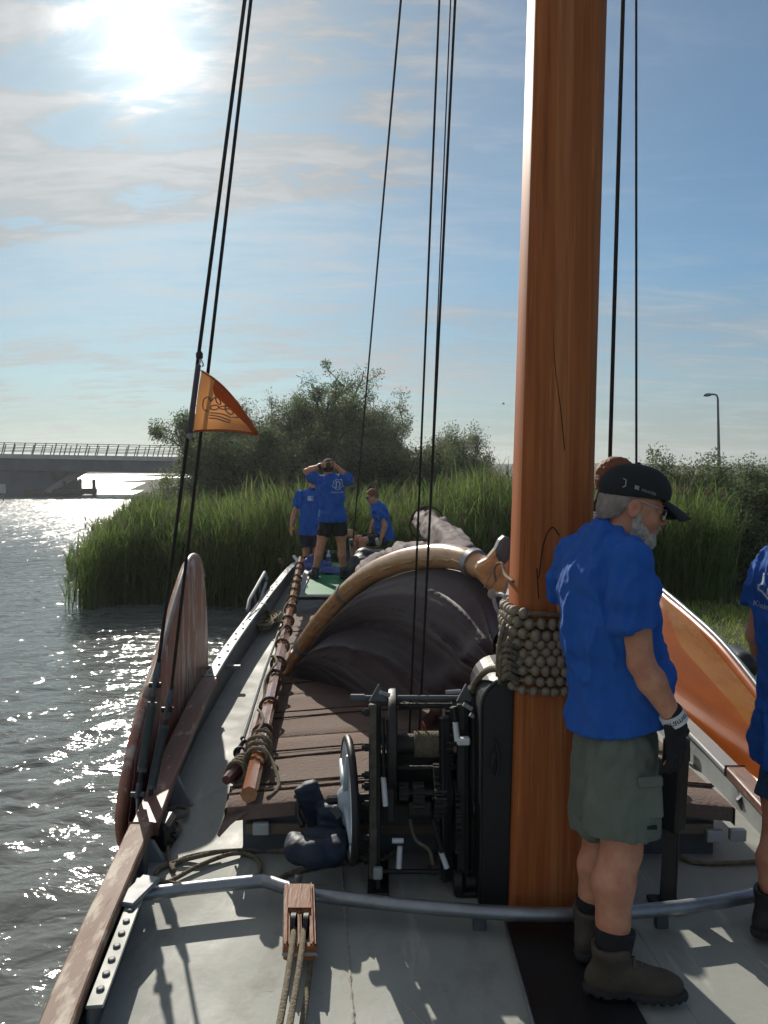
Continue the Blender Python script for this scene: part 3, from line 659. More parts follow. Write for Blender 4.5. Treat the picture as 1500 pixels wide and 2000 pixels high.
# weld seams and deck rub marks
mb = MB(); pts = []
for k in range(60):
    t = k / 59; q = P(668 + 25 * t + random.uniform(-1, 1), 1700 + 330 * t, z=0); pts.append(q + V(0, 0, .001))
mb.tube(pts, [random.uniform(.003, .0075) for _ in pts], 6); mb.build('weld_seam', M('weld_bead', (.5, .48, .42), (.3, .28, .24), scale=60, rough=.7, bump=.5), barge, smooth=True)
for (x0, y0), (x1, y1), rw in (((1196, 1745), (1372, 2010), .003), ((790, 1960), (840, 2010), .003)):
    pts = [P(x0 + (x1 - x0) * k / 30, y0 + (y1 - y0) * k / 30 + random.uniform(-.6, .6), z=0) for k in range(31)]; MB().tube(pts, [random.uniform(rw * .6, rw * 1.3) for _ in pts], 5).build('weld_seam', MATS['weld_bead'] if x0 == 790 else deck_m, barge, smooth=True)
# black cover plate before the mast
pl = MB(); z = .012
pl.add([P(988, 1800, z=z), P(1150, 1797, z=z), P(1310, 2080, z=z), P(1068, 2085, z=z)] + [v - V(0, 0, .02) for v in (P(988, 1800, z=z), P(1150, 1797, z=z), P(1310, 2080, z=z), P(1068, 2085, z=z))], [(3, 2, 1, 0), (0, 1, 5, 4), (1, 2, 6, 5), (2, 3, 7, 6), (3, 0, 4, 7)])
pl.build('cover_plate', black_m, barge)
MB().tube([P(986, 1800, z=.014), P(1066, 2085, z=.014)], .005, 6).build('plate_edge', galv_m, barge)

# jib traveller: bent galvanised pipe across the deck
pp = bez([P(272, 1747, z=.09), P(390, 1733, z=.09), P(495, 1722, z=.09), P(522, 1722, z=.09), P(560, 1734, z=.09), P(620, 1748, z=.09), P(800, 1769, z=.09), P(1000, 1784, z=.09), P(1140, 1785, z=.09), P(1300, 1775, z=.09), P(1440, 1755, z=.09), P(1560, 1725, z=.09), P(1640, 1690, z=.09)], 6)
pipe = MB().tube(pp, .0265, 14).build('traveller_pipe', galv_m, barge, smooth=True)
for px, py in ((936, 1780), (1292, 1776)):
    q = P(px, py, z=.07); MB().bar(V(q.x, q.y, -.005), q + V(0, 0, -.004), .035, .05).build('pipe_foot', dgrey_m, barge, bevel=.005)

# hatch
def hz(y): return .25 - .039 * (y - 3.44)
def hxl(y): return -.72 - .067 * (y - 3.44)
def hxr(y): return 1.60 + .01 * (y - 3.44)
cam_h = .07
def htop(x, y):
    a, b = hxl(y), hxr(y); t = (x - a) / (b - a); return hz(y) + cam_h * math.sin(math.pi * max(0, min(1, t)))
hatch_y = [3.44, 4.42, 5.4, 6.38, 7.36, 8.34, 9.32]
for i in range(6):
    y0, y1 = hatch_y[i] + (.0 if i else 0), hatch_y[i + 1] - .012; n = 14; rows = []
    for yy, dz in ((y0, -.07), (y0, -.005), (y0 + .012, .0), *[(y0 + (y1 - y0) * k / 8, .004 * math.sin(k * 1.7 + i)) for k in range(1, 8)], (y1 - .012, 0), (y1, -.005), (y1, -.05)):
        rows.append([(hxl(yy) + (hxr(yy) - hxl(yy)) * k / n, yy, htop(hxl(yy) + (hxr(yy) - hxl(yy)) * k / n, yy) + dz + .004 * random.random()) for k in range(n + 1)])
    for sgn in (0, -1):
        pass
    m = MB().grid(rows)
    for side in (0, n):
        f = hxl if side == 0 else hxr; o = -.012 if side == 0 else .012
        m.grid([[(f(yy) , yy, htop(f(yy), yy)), (f(yy) + o, yy, htop(f(yy), yy) - .01), (f(yy) + o, yy, htop(f(yy), yy) - .09)] for yy in np.linspace(y0, y1, 6)], flip=side == 0)
    hc = m.build('hatch_cover', canvas, barge, smooth=True)
    if i == 0: hc0 = hc
# torn canvas flap hanging at the front left corner, wooden edge and coaming
MB().add([P(440, 1592, y=3.43), P(488, 1580, y=3.425), P(450, 1612, y=3.42), P(428, 1636, y=3.42), P(424, 1630, y=3.44), P(436, 1600, y=3.45)], [(0, 5, 4, 3, 2, 1)]).build('canvas_flap', canvas, hc0)
MB().box((.44, 3.475, .135), (2.16, .03, .05)).build('hatch_batten', M('batten_wood', (.20, .15, .11), rough=.8, bump=.4), barge, bevel=.004)
for px, py in ((510, 1618), (1395, 1632), (1440, 1630)):
    q = P(px, py, y=3.45); MB().box(q, (.075, .03, .055)).build('batten_wedge', pale_m, barge, bevel=.004)
m = MB()
for (x0, y0), (x1, y1) in (((-.66, 3.5), (1.54, 3.5)), ((-.66, 3.5), (-1.05, 9.3)), ((1.54, 3.5), (1.6, 9.3))):
    za, zb = zd(y0) - .02, zd(y1) - .02; m.add([(x0, y0, za), (x1, y1, zb), (x1, y1, hz(y1) - .03), (x0, y0, hz(y0) - .03)], [(0, 1, 2, 3)])
m.build('hatch_coaming', dgrey_m, barge)
for y, dy, r in ((3.57, .10, .006), (3.66, .03, .006), (4.02, .14, .0065), (4.14, .03, .005), (4.78, .10, .005), (4.92, .02, .004), (5.7, .05, .005), (6.55, .03, .005), (7.3, .02, .005), (8.0, .02, .005)):
    pts = [];
    for k in range(16):
        t = k / 15; yy = y + dy * t; x = hxl(yy) - .012 + (hxr(yy) - hxl(yy) + .02) * t; pts.append(V(x, yy, htop(x, yy) + .009 + .001 * math.sin(k * 2.1)))
    pts = [V(pts[0].x - .012, pts[0].y, pts[0].z - .1)] + pts
    MB().tube(pts, r, 6).build('lashing', rope_d, barge, smooth=True)
# side tube along the hatch
tb = bez([P(474, 1443, z=.2), P(520, 1300, z=.14), P(556, 1205, z=.09), P(580, 1130, z=.17)], 6)
MB().tube(tb, .016, 8).build('side_tube', dgrey_m, barge, smooth=True)
MB().tube([p + V(.035, .02, -.02) for p in tb], .010, 6).build('side_rod', black_m, barge, smooth=True)

# cabin roof
zc = .24; ya, yb = 9.42, 12.7
xa, xb = P(568, 1165, y=ya).x, 1.62
m = MB(); m.prism([(xa, ya, zc - .03), (xb, ya, zc - .03), (xb - .05, yb, zc - .03), (xa - .10, yb, zc - .03)][::-1], (0, 0, .03)); m.build('cabin_roof', pale_m, barge, bevel=.006)
m = MB(); m.prism([(xa + .03, ya + .02, -.2), (xb - .03, ya + .02, -.2), (xb - .08, yb - .02, -.2), (xa - .07, yb - .02, -.2)][::-1], (0, 0, .172 + .2)); rf = m.build('cabin_wall', grey_m, barge)
MB().box((.22, ya + .002, .075), (xb - xa - .1, .03, .2)).build('cabin_front', M('cabin_grey', (.25, .27, .29), rough=.5), barge, bevel=.004)
MB().box(P(606, 1187, y=ya - .02), (.18, .02, .03), Matrix.Rotation(R(-12), 3, 'Y')).build('front_cleat', grey_m, barge, bevel=.003)
gx = P(592, 1165, y=ya).x
m = MB(); m.add([(gx, ya + .02, zc + .004), (xb - .15, ya + .02, zc + .004), (xb - .2, yb - .05, zc + .004), (gx - .1, yb - .05, zc + .004)], [(0, 1, 2, 3)]); m.build('green_panel', green_m, barge)
m = MB(); m.add([P(684, 1105, z=zc + .008), P(690, 1105, z=zc + .008), P(700, 1168, z=zc + .008), P(676, 1140, z=zc + .008)], [(0, 1, 2, 3)])
for px0, px1 in ((566, 586),): MB().bar((gx - .03, ya + .05, zc + .012), (gx - .13, yb - .1, zc + .012), .03, .025).build('roof_batten', pale_m, barge, bevel=.004)
MB().box(P(577, 1152, y=ya + .15), (.13, .06, .12)).build('roof_chock', dgrey_m, barge, bevel=.006)
# bollard, gate rail and stern fittings
bl = P(549, 1098, y=13.0); mbl = MB(); mbl.bar(V(bl.x - .03, bl.y, zr(13) - .05), V(bl.x + .03, bl.y, bl.z + .02), .12, .16); mbl.build('stern_bollard', rail_red, barge, bevel=.03)
g0, g1 = P(487, 1172, y=8.9), P(517, 1118, y=10.6)
gr = MB(); gr.tube([P(483, 1192, y=8.75), g0, g1, P(521, 1131, y=10.75)], .022, 8); gr.build('gate_rail', grey_m, barge, smooth=True)
for t in (.3, .62):
    q = g0.lerp(g1, t); MB().tube([q, V(q.x + .02, q.y, zr(q.y))], .016, 6).build('gate_post', dgrey_m, barge, smooth=True)
MB().tube([P(520, 1138, y=10.4), P(507, 1180, y=9.3), P(520, 1180, y=9.2)], .018, 6).build('gate_brace', grey_m, barge, smooth=True)
ln0, ln1 = P(505, 1178, y=9.0), P(418, 1298, y=6.75)
MB().tube([ln0, ln1], .008, 6).build('rail_wire', galv_m, barge)
MB().box(P(428, 1303, y=6.7) + V(.03, 0, 0), (.32, .05, .035)).build('wire_bracket', grey_m, barge, bevel=.004)
MB().bar(P(573, 1085, y=12.4), P(585, 1100, y=12.3), .05, .05).build('stern_tube', white_m, barge, bevel=.015)
for a, b, nm in (((640, 1078), (750, 1075), 13.6), ((730, 1084), (760, 1082), 13.2)):
    MB().bar(P(*a, y=nm), P(*b, y=nm), .08, .05).build('stern_bench_edge', pale_m, barge, bevel=.006)
MB().box(V(.15, 13.4, .12), (1.7, .5, .36)).build('stern_bench', dgrey_m, barge, bevel=.02)
MB().box((.0, 12.95, -.02), (2.3, .4, .2)).build('cockpit_sill', dgrey_m, barge, bevel=.02)
# knees on the left bulwark
for pts, yy in ((((338, 1516), (346, 1517), (377, 1577), (328, 1582), (325, 1545)), 4.05), (((258, 1668), (283, 1642), (298, 1645), (325, 1692), (312, 1704), (252, 1700)), 3.42)):
    MB().prism([P(a, b, y=yy) for a, b in pts], (0, .03, 0)).build('knee_plate', grey_m, barge, bevel=.004)
MB().prism([P(a, b, y=3.95) for a, b in ((1440, 1565), (1462, 1545), (1520, 1560), (1530, 1600), (1452, 1590))], (0, .03, 0)).build('knee_plate', dgrey_m, barge, bevel=.004)
MB().box(P(320, 1628, y=3.6), (.09, .16, .16)).build('lashing_bitt', black_m, barge, bevel=.02)
MB().box((1.9, 4.75, .02), (.016, .12, .09)).build('scupper', black_m, barge)

# ================================================================ mast and its gear
mx0, my0 = P(1054, 1770, y=3.12).x, 3.12
mlean = (P(1106, 0, y=3.12).x - mx0) / (P(1106, 0, y=3.12).z - P(1054, 1770, y=3.12).z)
def mc(z): return V(mx0 + mlean * z, my0, z)
mast_m = M('mast_varnish', (.50, .185, .068), (.36, .115, .042), scale=6, detail=10, stretch=(8, 8, .25), rough=.5, rough2=.65, spec=.12, bump=.12, bscale=9,
           wear=[((.20, .06, .02), 5, .58, .72, (7, 7, .16)), ((.60, .27, .09), 9, .60, .72, (9, 9, .2)), ((.12, .04, .02), 7, .72, .76, (2, 2, 1.1))],
           stripes=(0, .062, [(.86, .76, .66), (.74, .58, .54), (1, 1, 1), (.93, .86, .74)]))
mast = thing('mast', 'thick varnished pine mast with square chamfered edges', 'mast', (mx0, my0, .015))
def octo(c, r, ch): a = r; b = r - ch; return [c + V(*q, 0) for q in ((-b, -a), (b, -a), (a, -b), (a, b), (b, a), (-b, a), (-a, b), (-a, -b))]
rows = []
for k in range(60):
    z = .015 + 13 * k / 59; r = .149 - .0035 * z; o = octo(mc(z), r, interp(z, [0, 1.2, 2.2, 13], [.02, .028, .042, .05])); rows.append(o + [o[0]])
MB().grid(rows).build('spar', mast_m, mast, smooth=True, bevel=.004)
m = MB()
for pts in (((1078, 560), (1083, 700), (1095, 800), (1103, 880)), ((1052, 1130), (1062, 1060), (1078, 1030), (1092, 1045)), ((1048, 1110), (1052, 1170))):
    m.tube(bez([P(a, b, y=my0 - interp(b, [500, 1200], [.137, .147])) for a, b in pts], 5), .0022, 5)
m.build('drying_crack', M('crack_dark', (.03, .012, .006), rough=.9), mast)
# steel tabernacle cheeks
edge_hl_m = M('steel_edge_highlight', (.10, .095, .09), rough=.5, metal=.4)
tab = thing('mast_tabernacle', 'black steel cheek plates clasping the mast foot', 'mast case', (mx0, my0, 0))
def cheek(x, w, y0, y1, zt):
    prof = [(y0, 0), (y1, 0), (y1, zt - .16)] + [((y0 + y1) / 2 + math.cos(a) * (y1 - y0) / 2, zt - .16 + math.sin(a) * .16) for a in np.linspace(.2, math.pi - .2, 9)] + [(y0, zt - .16)]
    return MB().prism([(x, a, b) for a, b in prof], (w, 0, 0)).build('cheek_plate', black_m, tab, bevel=.012, bseg=2)
x0_ = P(934, 1500, y=3.1).x; arc = [(x0_ + .11 - math.cos(a) * .11, .845 + math.sin(a) * .12) for a in np.linspace(0, math.pi / 2, 8)]
MB().prism([(a, 3.02, b) for a, b in [(x0_, 0)] + arc + [(x0_ + .128, .965), (x0_ + .128, 0)]][::-1], (0, .40, 0)).build('cheek_plate', black_m, tab, bevel=.01, bseg=2)
MB().tube([V(a - .002, 3.018, b) for a, b in [(x0_, .45)] + arc], .006, 6).build('cheek_highlight', edge_hl_m, tab, smooth='all')  # lighter line along the rounded edge: a highlight put into the colour
cheek(mx0 + .158, .05, 2.98, 3.32, .9)
MB().lathe((P(934, 1500, y=3.1).x - .004, 3.2, .35), (-1, 0, 0), [(0, .05), (.01, .05), (.014, .03), (.016, .0)], 14).build('pivot_cap', black_m, tab, smooth=True)
MB().tube(bez([P(966, 1470, y=2.99), P(960, 1500, y=2.985), P(968, 1515, y=2.99), P(975, 1490, y=2.99), P(968, 1445, y=2.99)], 4), .006, 6).build('hook', black_m, tab, smooth=True)
# parrel beads
parrel = thing('parrel_band', 'rows of wooden parrel beads strung on rope around the mast', 'parrel beads', (mx0, my0, .85))
bead_m = M('parrel_bead_wood', (.33, .27, .19), (.22, .175, .125), scale=14, rough=.6, bump=.4)
bme = bpy.data.meshes.new('bead'); q = MB().lathe((0, 0, -.034), (0, 0, 1), [(0, .012), (.004, .024), (.016, .036), (.034, .040), (.052, .036), (.064, .024), (.068, .012)], 12); bme.from_pydata(q.v, [], q.f); bme.materials.append(bead_m)
bme.polygons.foreach_set('use_smooth', [True] * len(bme.polygons))
def sq_path(t, r):   # rounded square around the mast, t in 0..1
    a = t * 2 * math.pi; c, s = math.cos(a), math.sin(a); k = (abs(c) ** 6 + abs(s) ** 6) ** (-1 / 6); return V(c * k * r, s * k * r, 0), V(-s, c, 0)
rowz = [1.232, 1.196, 1.158, 1.122, 1.086, 1.048, 1.010, .972, .938]
for i, z in enumerate(rowz):
    n = 28; sc_ = [.58, .56, .62, .56, .52, .66, .58, .54, .52][i]; r = .149 - .0035 * z + .022
    MB().tube([mc(z) + sq_path(k / 40, r)[0] + V(0, 0, .006 * math.sin(k * .31 + i)) for k in range(40)], .009, 6, closed=True).build('parrel_rope', rope_m, parrel, smooth=True)
    for k in range(n):
        if i == 0 and k in (19, 20, 21): continue
        if i == 7 and k == 17: continue
        p, tng = sq_path((k + .5 * (i % 2) + random.uniform(-.06, .06)) / n, r)
        o = bpy.data.objects.new('bead', bme); COL.objects.link(o); o.parent = parrel
        o.location = mc(z) + p + V(0, 0, .006 * math.sin((k / n * 40) * .31 + i) + random.uniform(-.004, .004)) - parrel.location
        o.rotation_euler = V(tng.x, tng.y, random.uniform(-.1, .1)).to_track_quat('Z', 'X').to_euler(); sv_ = sc_ * random.uniform(.88, 1.1); o.scale = (sv_, sv_ * random.uniform(.92, 1.06), sc_ * random.uniform(.85, 1.02))
def seize(name, pts, r, parent=None, mat=rope_m, label=None, cat='rope', n=6, seg=7):
    m = MB().tube(bez(pts, n), r, seg); o = m.build(name, mat, parent, smooth='all')
    if parent is None: tag(o, label, cat)
    return o
for a, b in (((985, 1215), (972, 1320)), ((990, 1225), (976, 1335)), ((992, 1250), (1000, 1300)), ((980, 1280), (1010, 1262))):
    seize('gather_rope', [P(a[0], a[1], y=2.98), P((a[0] + b[0]) / 2 - 5, (a[1] + b[1]) / 2, y=2.95), P(b[0], b[1], y=2.98)], .009, parrel)
for k in range(6): seize('seizing', [P(972 + k * 2, 1262 + k * 13, y=2.97), P(992, 1257 + k * 12, y=2.93), P(1012, 1266 + k * 12, y=2.96)], .0095, parrel)
seize('tail_rope', [P(1012, 1335, y=2.98), P(985, 1310, y=2.96), P(955, 1308, y=3.05), P(930, 1330, y=3.2), P(918, 1365, y=3.3)], .014, None, rope_m, 'thick pale rope from the parrel beads over the black cheek plate', 'rope')
seize('small_cord', [P(968, 1135, y=3.5), P(966, 1108, y=3.45), P(980, 1100, y=3.4), P(986, 1122, y=3.3), P(1003, 1136, y=2.96)], .006, None, rope_m, 'short pale cord hanging from the gaff jaw', 'cord')

# ---- gaff, sail
gpts = bez([P(563, 1312, y=6.1), P(598, 1252, y=5.75), P(650, 1186, y=5.38), P(710, 1131, y=5.0), P(780, 1098, y=4.6), P(850, 1086, y=4.25), P(905, 1092, y=4.0), P(948, 1112, y=3.83)], 7)
gaff = thing('gaff', 'strongly curved varnished gaff spar arching over the brown sail', 'gaff spar', (gpts[0].x, gpts[0].y, gpts[0].z - .06))
ng = len(gpts); MB().tube(gpts, [.050 + .022 * math.sin(math.pi * min(1, (k / ng) * .75 + .1)) for k in range(ng)], 14).build('spar', varn_h, gaff, smooth=True)
jaw = MB().prism([P(a, b, y=3.72) for a, b in ((930, 1104), (952, 1092), (972, 1068), (990, 1052), (1000, 1075), (997, 1130), (988, 1166), (962, 1162), (944, 1142), (930, 1126))], (0, .09, 0)).build('jaw', varn_h, gaff, bevel=.015)
MB().prism([P(a, b, y=3.70) for a, b in ((966, 1080), (980, 1050), (993, 1046), (1001, 1062), (994, 1100), (980, 1104))], (0, .11, 0)).build('jaw_leather', dgrey_m, gaff, bevel=.02)
m = MB()
for k, (a, b) in enumerate((((945, 1148), (972, 1100)), ((955, 1152), (985, 1108)), ((948, 1125), (966, 1100)))): m.tube([P(*a, y=3.716), P(*b, y=3.716)], .003, 5)
m.build('carved_line', M('carving_paint', (.32, .3, .25), rough=.6), gaff)
def at_g(t): i = t * (ng - 1); k = int(i); return gpts[k].lerp(gpts[min(k + 1, ng - 1)], i - k)
for t in (.35, .92, .12):
    c, d = at_g(t), (at_g(min(1, t + .02)) - at_g(t - .02)).normalized(); MB().lathe(c - d * .02, d, [(0, .077), (.04, .077)], 16).build('iron_band', galv_m, gaff, smooth=True)
lme = None
for k in range(11):
    t = .06 + k * .083; c = at_g(t); d = (at_g(min(1, t + .02)) - at_g(t - .02)).normalized(); rd = .050 + .022 * math.sin(math.pi * min(1, t * .75 + .1))
    side = V(-.35, -1, -.1); side = (side - d * side.dot(d)).normalized(); c2 = c + side * (rd + .003) ; L_ = .062
    MB().tube([c2 - d * L_ - side * .01, c2 - d * L_, c2 + d * L_, c2 + d * L_ - side * .01], .005, 6).build('lacing', M('lacing_cord', (.5, .42, .32), rough=.8), gaff)
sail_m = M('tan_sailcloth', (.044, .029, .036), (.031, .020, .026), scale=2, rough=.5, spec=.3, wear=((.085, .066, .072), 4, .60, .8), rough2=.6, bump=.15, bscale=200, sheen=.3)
T = bez([P(562, 1318, y=6.08), P(600, 1272, y=5.74), P(650, 1208, y=5.37), P(710, 1154, y=4.98), P(780, 1122, y=4.58), P(850, 1110, y=4.24), P(910, 1120, y=3.98), P(952, 1145, y=3.82), P(982, 1195, y=3.7)], 10)
Bt = bez([P(562, 1324, y=6.08), P(592, 1338, y=5.9), P(640, 1348, y=5.6), P(700, 1356, y=5.3), P(770, 1366, y=4.9), P(840, 1382, y=4.52), P(900, 1396, y=4.2), P(950, 1402, y=3.95), P(992, 1392, y=3.75)], 10)
ii_, jj_ = np.meshgrid(np.arange(len(T)), np.arange(61), indexing='ij'); NZ = fbm(np.stack([ii_.ravel() * .09, jj_.ravel() * .10, ii_.ravel() * 0 + 2.5], 1), 3).reshape(ii_.shape); NZ2 = fbm(np.stack([ii_.ravel() * .16 + jj_.ravel() * .08, jj_.ravel() * .17 - ii_.ravel() * .05, ii_.ravel() * 0 + 7.5], 1), 3).reshape(ii_.shape)
rows = []
for i in range(len(T)):
    u = i / (len(T) - 1); r_ = []
    for j in range(61):
        v = j / 60; p = T[i].lerp(Bt[i], v); w = math.sin(math.pi * v) ** .7
        ang = math.atan2(u * 1.6 + .05, .08 + v)               # fan of folds spreading from the low left end
        s_ = u ** .8
        nx = 6 * u + 1.5 * v; f = math.sin(ang * 9.5 + .6 + 1.2 * u) * .062 + .03 * math.sin(ang * 5 + 7 * u * v)
        for fr, ph, am in ((11, .3, .045), (17, 1.9, .026), (26, .7, .012)):      # sharp creases
            f += am * ((1 - abs(math.sin(ang * fr + ph + .6 * math.sin(nx + ph)))) ** 5) * (.4 + .6 * math.sin(3 * u + ph + 4 * v) ** 2)
        f += .012 * (NZ[i, j] - .5) + .006 * abs(2 * NZ2[i, j] - 1)
        cr = (u - .86 + .55 * (v - .45)); f += .03 * math.exp(-(cr / .06) ** 2) * min(1, v * 2) * (1 if v > .15 else v / .15)
        p = p + V(-.35, -1, .12) * (w * (.11 + f * 2.1) * min(1, s_ * 2.2)); r_.append(p)
    rows.append(r_)
# thickness: a doubled-over cloth
sail = thing('mainsail', 'dark brown lowered mainsail hanging in folds under the gaff', 'sail', V(.2, 4.8, .2))
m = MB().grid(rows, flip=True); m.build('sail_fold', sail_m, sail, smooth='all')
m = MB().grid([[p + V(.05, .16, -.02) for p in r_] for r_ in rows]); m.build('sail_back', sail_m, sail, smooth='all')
fl = []
for i in range(9):
    u = i / 8; fl.append([P(836 + 62 * u - 8 * v + 6 * math.sin(5 * v + 3 * u), 1378 + 6 * math.sin(u * 6) + v * (30 + 44 * math.sin(math.pi * u * .9)), y=3.62 - .05 * math.sin(v * 6 + u * 4)) for v in np.linspace(0, 1, 9)])
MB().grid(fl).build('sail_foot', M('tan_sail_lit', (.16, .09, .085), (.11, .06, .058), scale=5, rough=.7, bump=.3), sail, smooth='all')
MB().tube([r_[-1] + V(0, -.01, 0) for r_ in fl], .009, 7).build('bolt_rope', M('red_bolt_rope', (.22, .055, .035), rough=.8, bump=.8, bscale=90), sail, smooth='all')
m = MB(); m.lathe(P(962, 1160, y=3.6), (0, -1, 0), [(0, .024), (.008, .024), (.01, .016)], 14); m.tube(bez([P(963, 1164, y=3.6), P(968, 1185, y=3.58), P(976, 1200, y=3.56)], 4), [.009] * 9, 6); m.build('tack_shackle', galv_m, sail, smooth=True)
MB().tube(bez([P(970, 1160, y=3.55), P(985, 1165, y=3.5), P(988, 1190, y=3.45), P(975, 1205, y=3.5)], 4), .012, 6).build('tack_chain', grey_m, sail, smooth=True)
# furled part of the sail on the boom, aft
fm = M('furled_sail', (.135, .095, .092), (.09, .062, .06), scale=2.2, rough=.75, bump=.3, wear=((.23, .20, .19), 3, .54, .70))
boom = thing('boom', 'boom end with the brown sail furled on top, pointing aft', 'boom', (.5, 7.5, 1.0))
MB().tube([V(.5, 4.6, 1.02), V(.47, 10.3, 1.12)], [.075, .055], 12).build('spar', varn_h, boom, smooth=True)
s_ = SDF(.02)
pts = [V(.62, 5.6, 1.12), V(.58, 6.8, 1.16), V(.50, 8.2, 1.18), V(.47, 9.4, 1.17), V(.465, 10.15, 1.16)]
s_.chain(pts, [.12, .135, .135, .10, .065], .05); s_.ell(V(.26, 7.0, 1.0), (.24, .5, .13), k=.08); s_.ell(V(-.08, 7.8, .78), (.2, .5, .12), k=.05); s_.ell(V(-.12, 7.4, .62), (.14, .3, .10), k=.03)
s_.chain([V(.2, 7.2, .95), V(-.05, 7.7, .85)], [.14, .12], .06)
def wr(v, n): return v + n * (.07 * (np.abs(2 * fbm(v * np.array([8, 1.4, 9.]) + 3, 3) - 1))[:, None] - .015)
s_.build('furled_sail', fm, boom, wr)
for y in (8.7, 9.5, 10.0):
    r = interp(y, [8, 9.4, 10.15], [.25, .15, .09]); MB().tube([V(.49 + math.cos(a) * r, y + .05 * math.cos(a), 1.17 + math.sin(a) * r) for a in np.linspace(0, 6.28, 20)[:-1]], .011, 6, closed=True).build('gasket_rope', rope_d, boom, smooth='all')

# ---- standing rigging and lines
def line(name, label, a, b, r, cat='rope', mat=wire_m): return tag(MB().tube([a, b], r, 8).build(name, mat, smooth='all'), label, cat)
hound = mc(12.6)
def up_to(a, px, y, zt=12.4, depth=None):
    """line from a through the pixel (px, 0 row) at depth y on to height zt"""
    q = P(px, y, y=depth if depth else 3.6); d = (q - a); return a + d * ((zt - a.z) / d.z)
s1a, s2a = P(309, 1300, y=3.86), P(334, 1352, y=3.92)
line('shroud', 'left of the two black shrouds, behind the orange pennant', s1a, up_to(s1a, 478, 0, depth=3.72), .0092)
line('shroud', 'right of the two black shrouds on the left side', s2a, up_to(s2a, 490, 0, depth=3.78), .0086)
h1, h2 = P(799, 1452, y=3.4), P(818, 1452, y=3.38)
line('halyard', 'left of the two halyards running up from the winch drum', h1, up_to(h1, 858, 0, depth=3.3), .0048)
line('halyard', 'right of the two halyards running up from the winch drum', h2, up_to(h2, 889, 0, depth=3.28), .0056)
tl = P(690, 1052, y=12.0); line('topping_lift', 'thin line running from the stern tackle up past the tall tree', tl, up_to(tl, 783, 0, depth=7.4), .011)
t2 = P(836, 870, y=9); line('thin_line', 'faint thin line between the two winch halyards', P(838, 1030, y=9.5), up_to(P(838, 1030, y=9.5), 880, 0, depth=6), .006)
k1, k2 = P(1180, 1290, y=4.0), P(1243, 1290, y=4.3)
line('backstay', 'thick black line right of the mast, leading down behind the cap', k1, up_to(k1, 1217, 0, depth=3.9), .0105)
line('backstay', 'thin black line farthest right of the mast', k2, up_to(k2, 1242.5, 0, depth=4.2), .0068)
# turnbuckles
for lab, top, bot, yy in (('left turnbuckle joining a shroud to the chainplate', (309, 1300), (268, 1560), (3.86, 3.72)), ('right turnbuckle joining a shroud to the chainplate', (334, 1352), (286, 1590), (3.92, 3.7))):
    a, b = P(*top, y=yy[0]), P(*bot, y=yy[1]); d = (b - a); tb_ = thing('turnbuckle', lab, 'turnbuckle', b, 'shroud turnbuckles')
    f = lambda t: a + d * t
    MB().tube([f(-.06), f(.06), f(.09)], [.012, .019, .021], 8).build('wire_socket', dgrey_m, tb_, smooth=True)
    MB().bar(f(.08), f(.24), .05, .02, up=(1, 0, 0)).build('fork', dgrey_m, tb_, bevel=.006); MB().lathe(f(.15) - V(.03, 0, 0), (1, 0, .0), [(0, .014), (.06, .014)], 10).build('fork_pin', black_m, tb_, smooth=True)
    MB().tube([f(.22), f(.3)], .012, 8).build('screw', black_m, tb_); MB().lathe(f(.28), d, [(0, .026), (.02, .026)], 6).build('lock_nut', dgrey_m, tb_)
    MB().tube([f(.3), f(.78)], [.0235, .0235], 10).build('body', M('turnbuckle_green', (.045, .062, .06), (.03, .042, .042), rough=.5), tb_, smooth=True)
    MB().lathe(f(.77), d, [(0, .026), (.02, .026)], 6).build('lock_nut', dgrey_m, tb_); MB().tube([f(.78), f(.9)], .012, 8).build('screw', black_m, tb_)
    MB().bar(f(.88), f(1.0), .045, .02, up=(1, 0, 0)).build('fork', dgrey_m, tb_, bevel=.006)
    MB().lathe(f(.97) - V(.035, 0, 0), (1, 0, 0), [(0, .013), (.07, .013)], 10).build('fork_pin', dgrey_m, tb_, smooth=True)
    MB().bar(f(.97), f(.97) + V(.02, -.1, -.42), .035, .01, up=(1, 0, 0)).build('chainplate', grey_m, tb_, bevel=.003)

# ---- leeboards
def lee_pt(px, py):
    y = (-1.3 + .342) / ((px - 750) / 1500 + .09); return P(px, py, y=y)
ol = [(375, 1085), (386, 1094), (394, 1125), (399, 1180), (402, 1260), (402, 1345), (396, 1480), (370, 1640), (320, 1760), (270, 1760), (246, 1688), (234, 1650), (231, 1600), (240, 1530), (258, 1445), (280, 1360), (304, 1290), (325, 1220), (345, 1150), (362, 1100)]
lp = bez([lee_pt(*q) for q in ol + ol[:1]], 3)[:-1]
lee_m = M('worn_leeboard', (.46, .20, .12), (.32, .12, .075), scale=4, stretch=(1, .5, 1), rough=.35, rough2=.6, bump=.35, bscale=14, wear=[((.58, .49, .41), 2.6, .50, .58, (1, 1.6, .6)), ((.17, .075, .05), 5, .60, .68, (1, 2, .5)), ((.5, .42, .36), 16, .62, .68, (1, 1.5, .4))])
leeb = thing('leeboard', 'worn brown wooden leeboard raised above the left rail', 'leeboard', V(-1.4, 4.8, ZW))
def board(outline, thick, mat, parent, name='board', inset=None):
    """closed outline in a near-vertical plane: faces with a rounded rim"""
    c = sum((Vector(q) for q in outline), V(0, 0, 0)) / len(outline); rows = []
    for k, (s, dx) in enumerate(((0.001, thick), (.35, thick), (.7, thick * .97), (.93, thick * .8), (.985, thick * .5), (1, 0), (.985, -thick * .5), (.93, -thick * .8), (.7, -thick), (.001, -thick))):
        rows.append([c + (Vector(q) - c) * s + V(dx / 2, 0, 0) for q in outline] + [c + (Vector(outline[0]) - c) * s + V(dx / 2, 0, 0)])
    return MB().grid(rows).build(name, mat, parent, smooth='all')
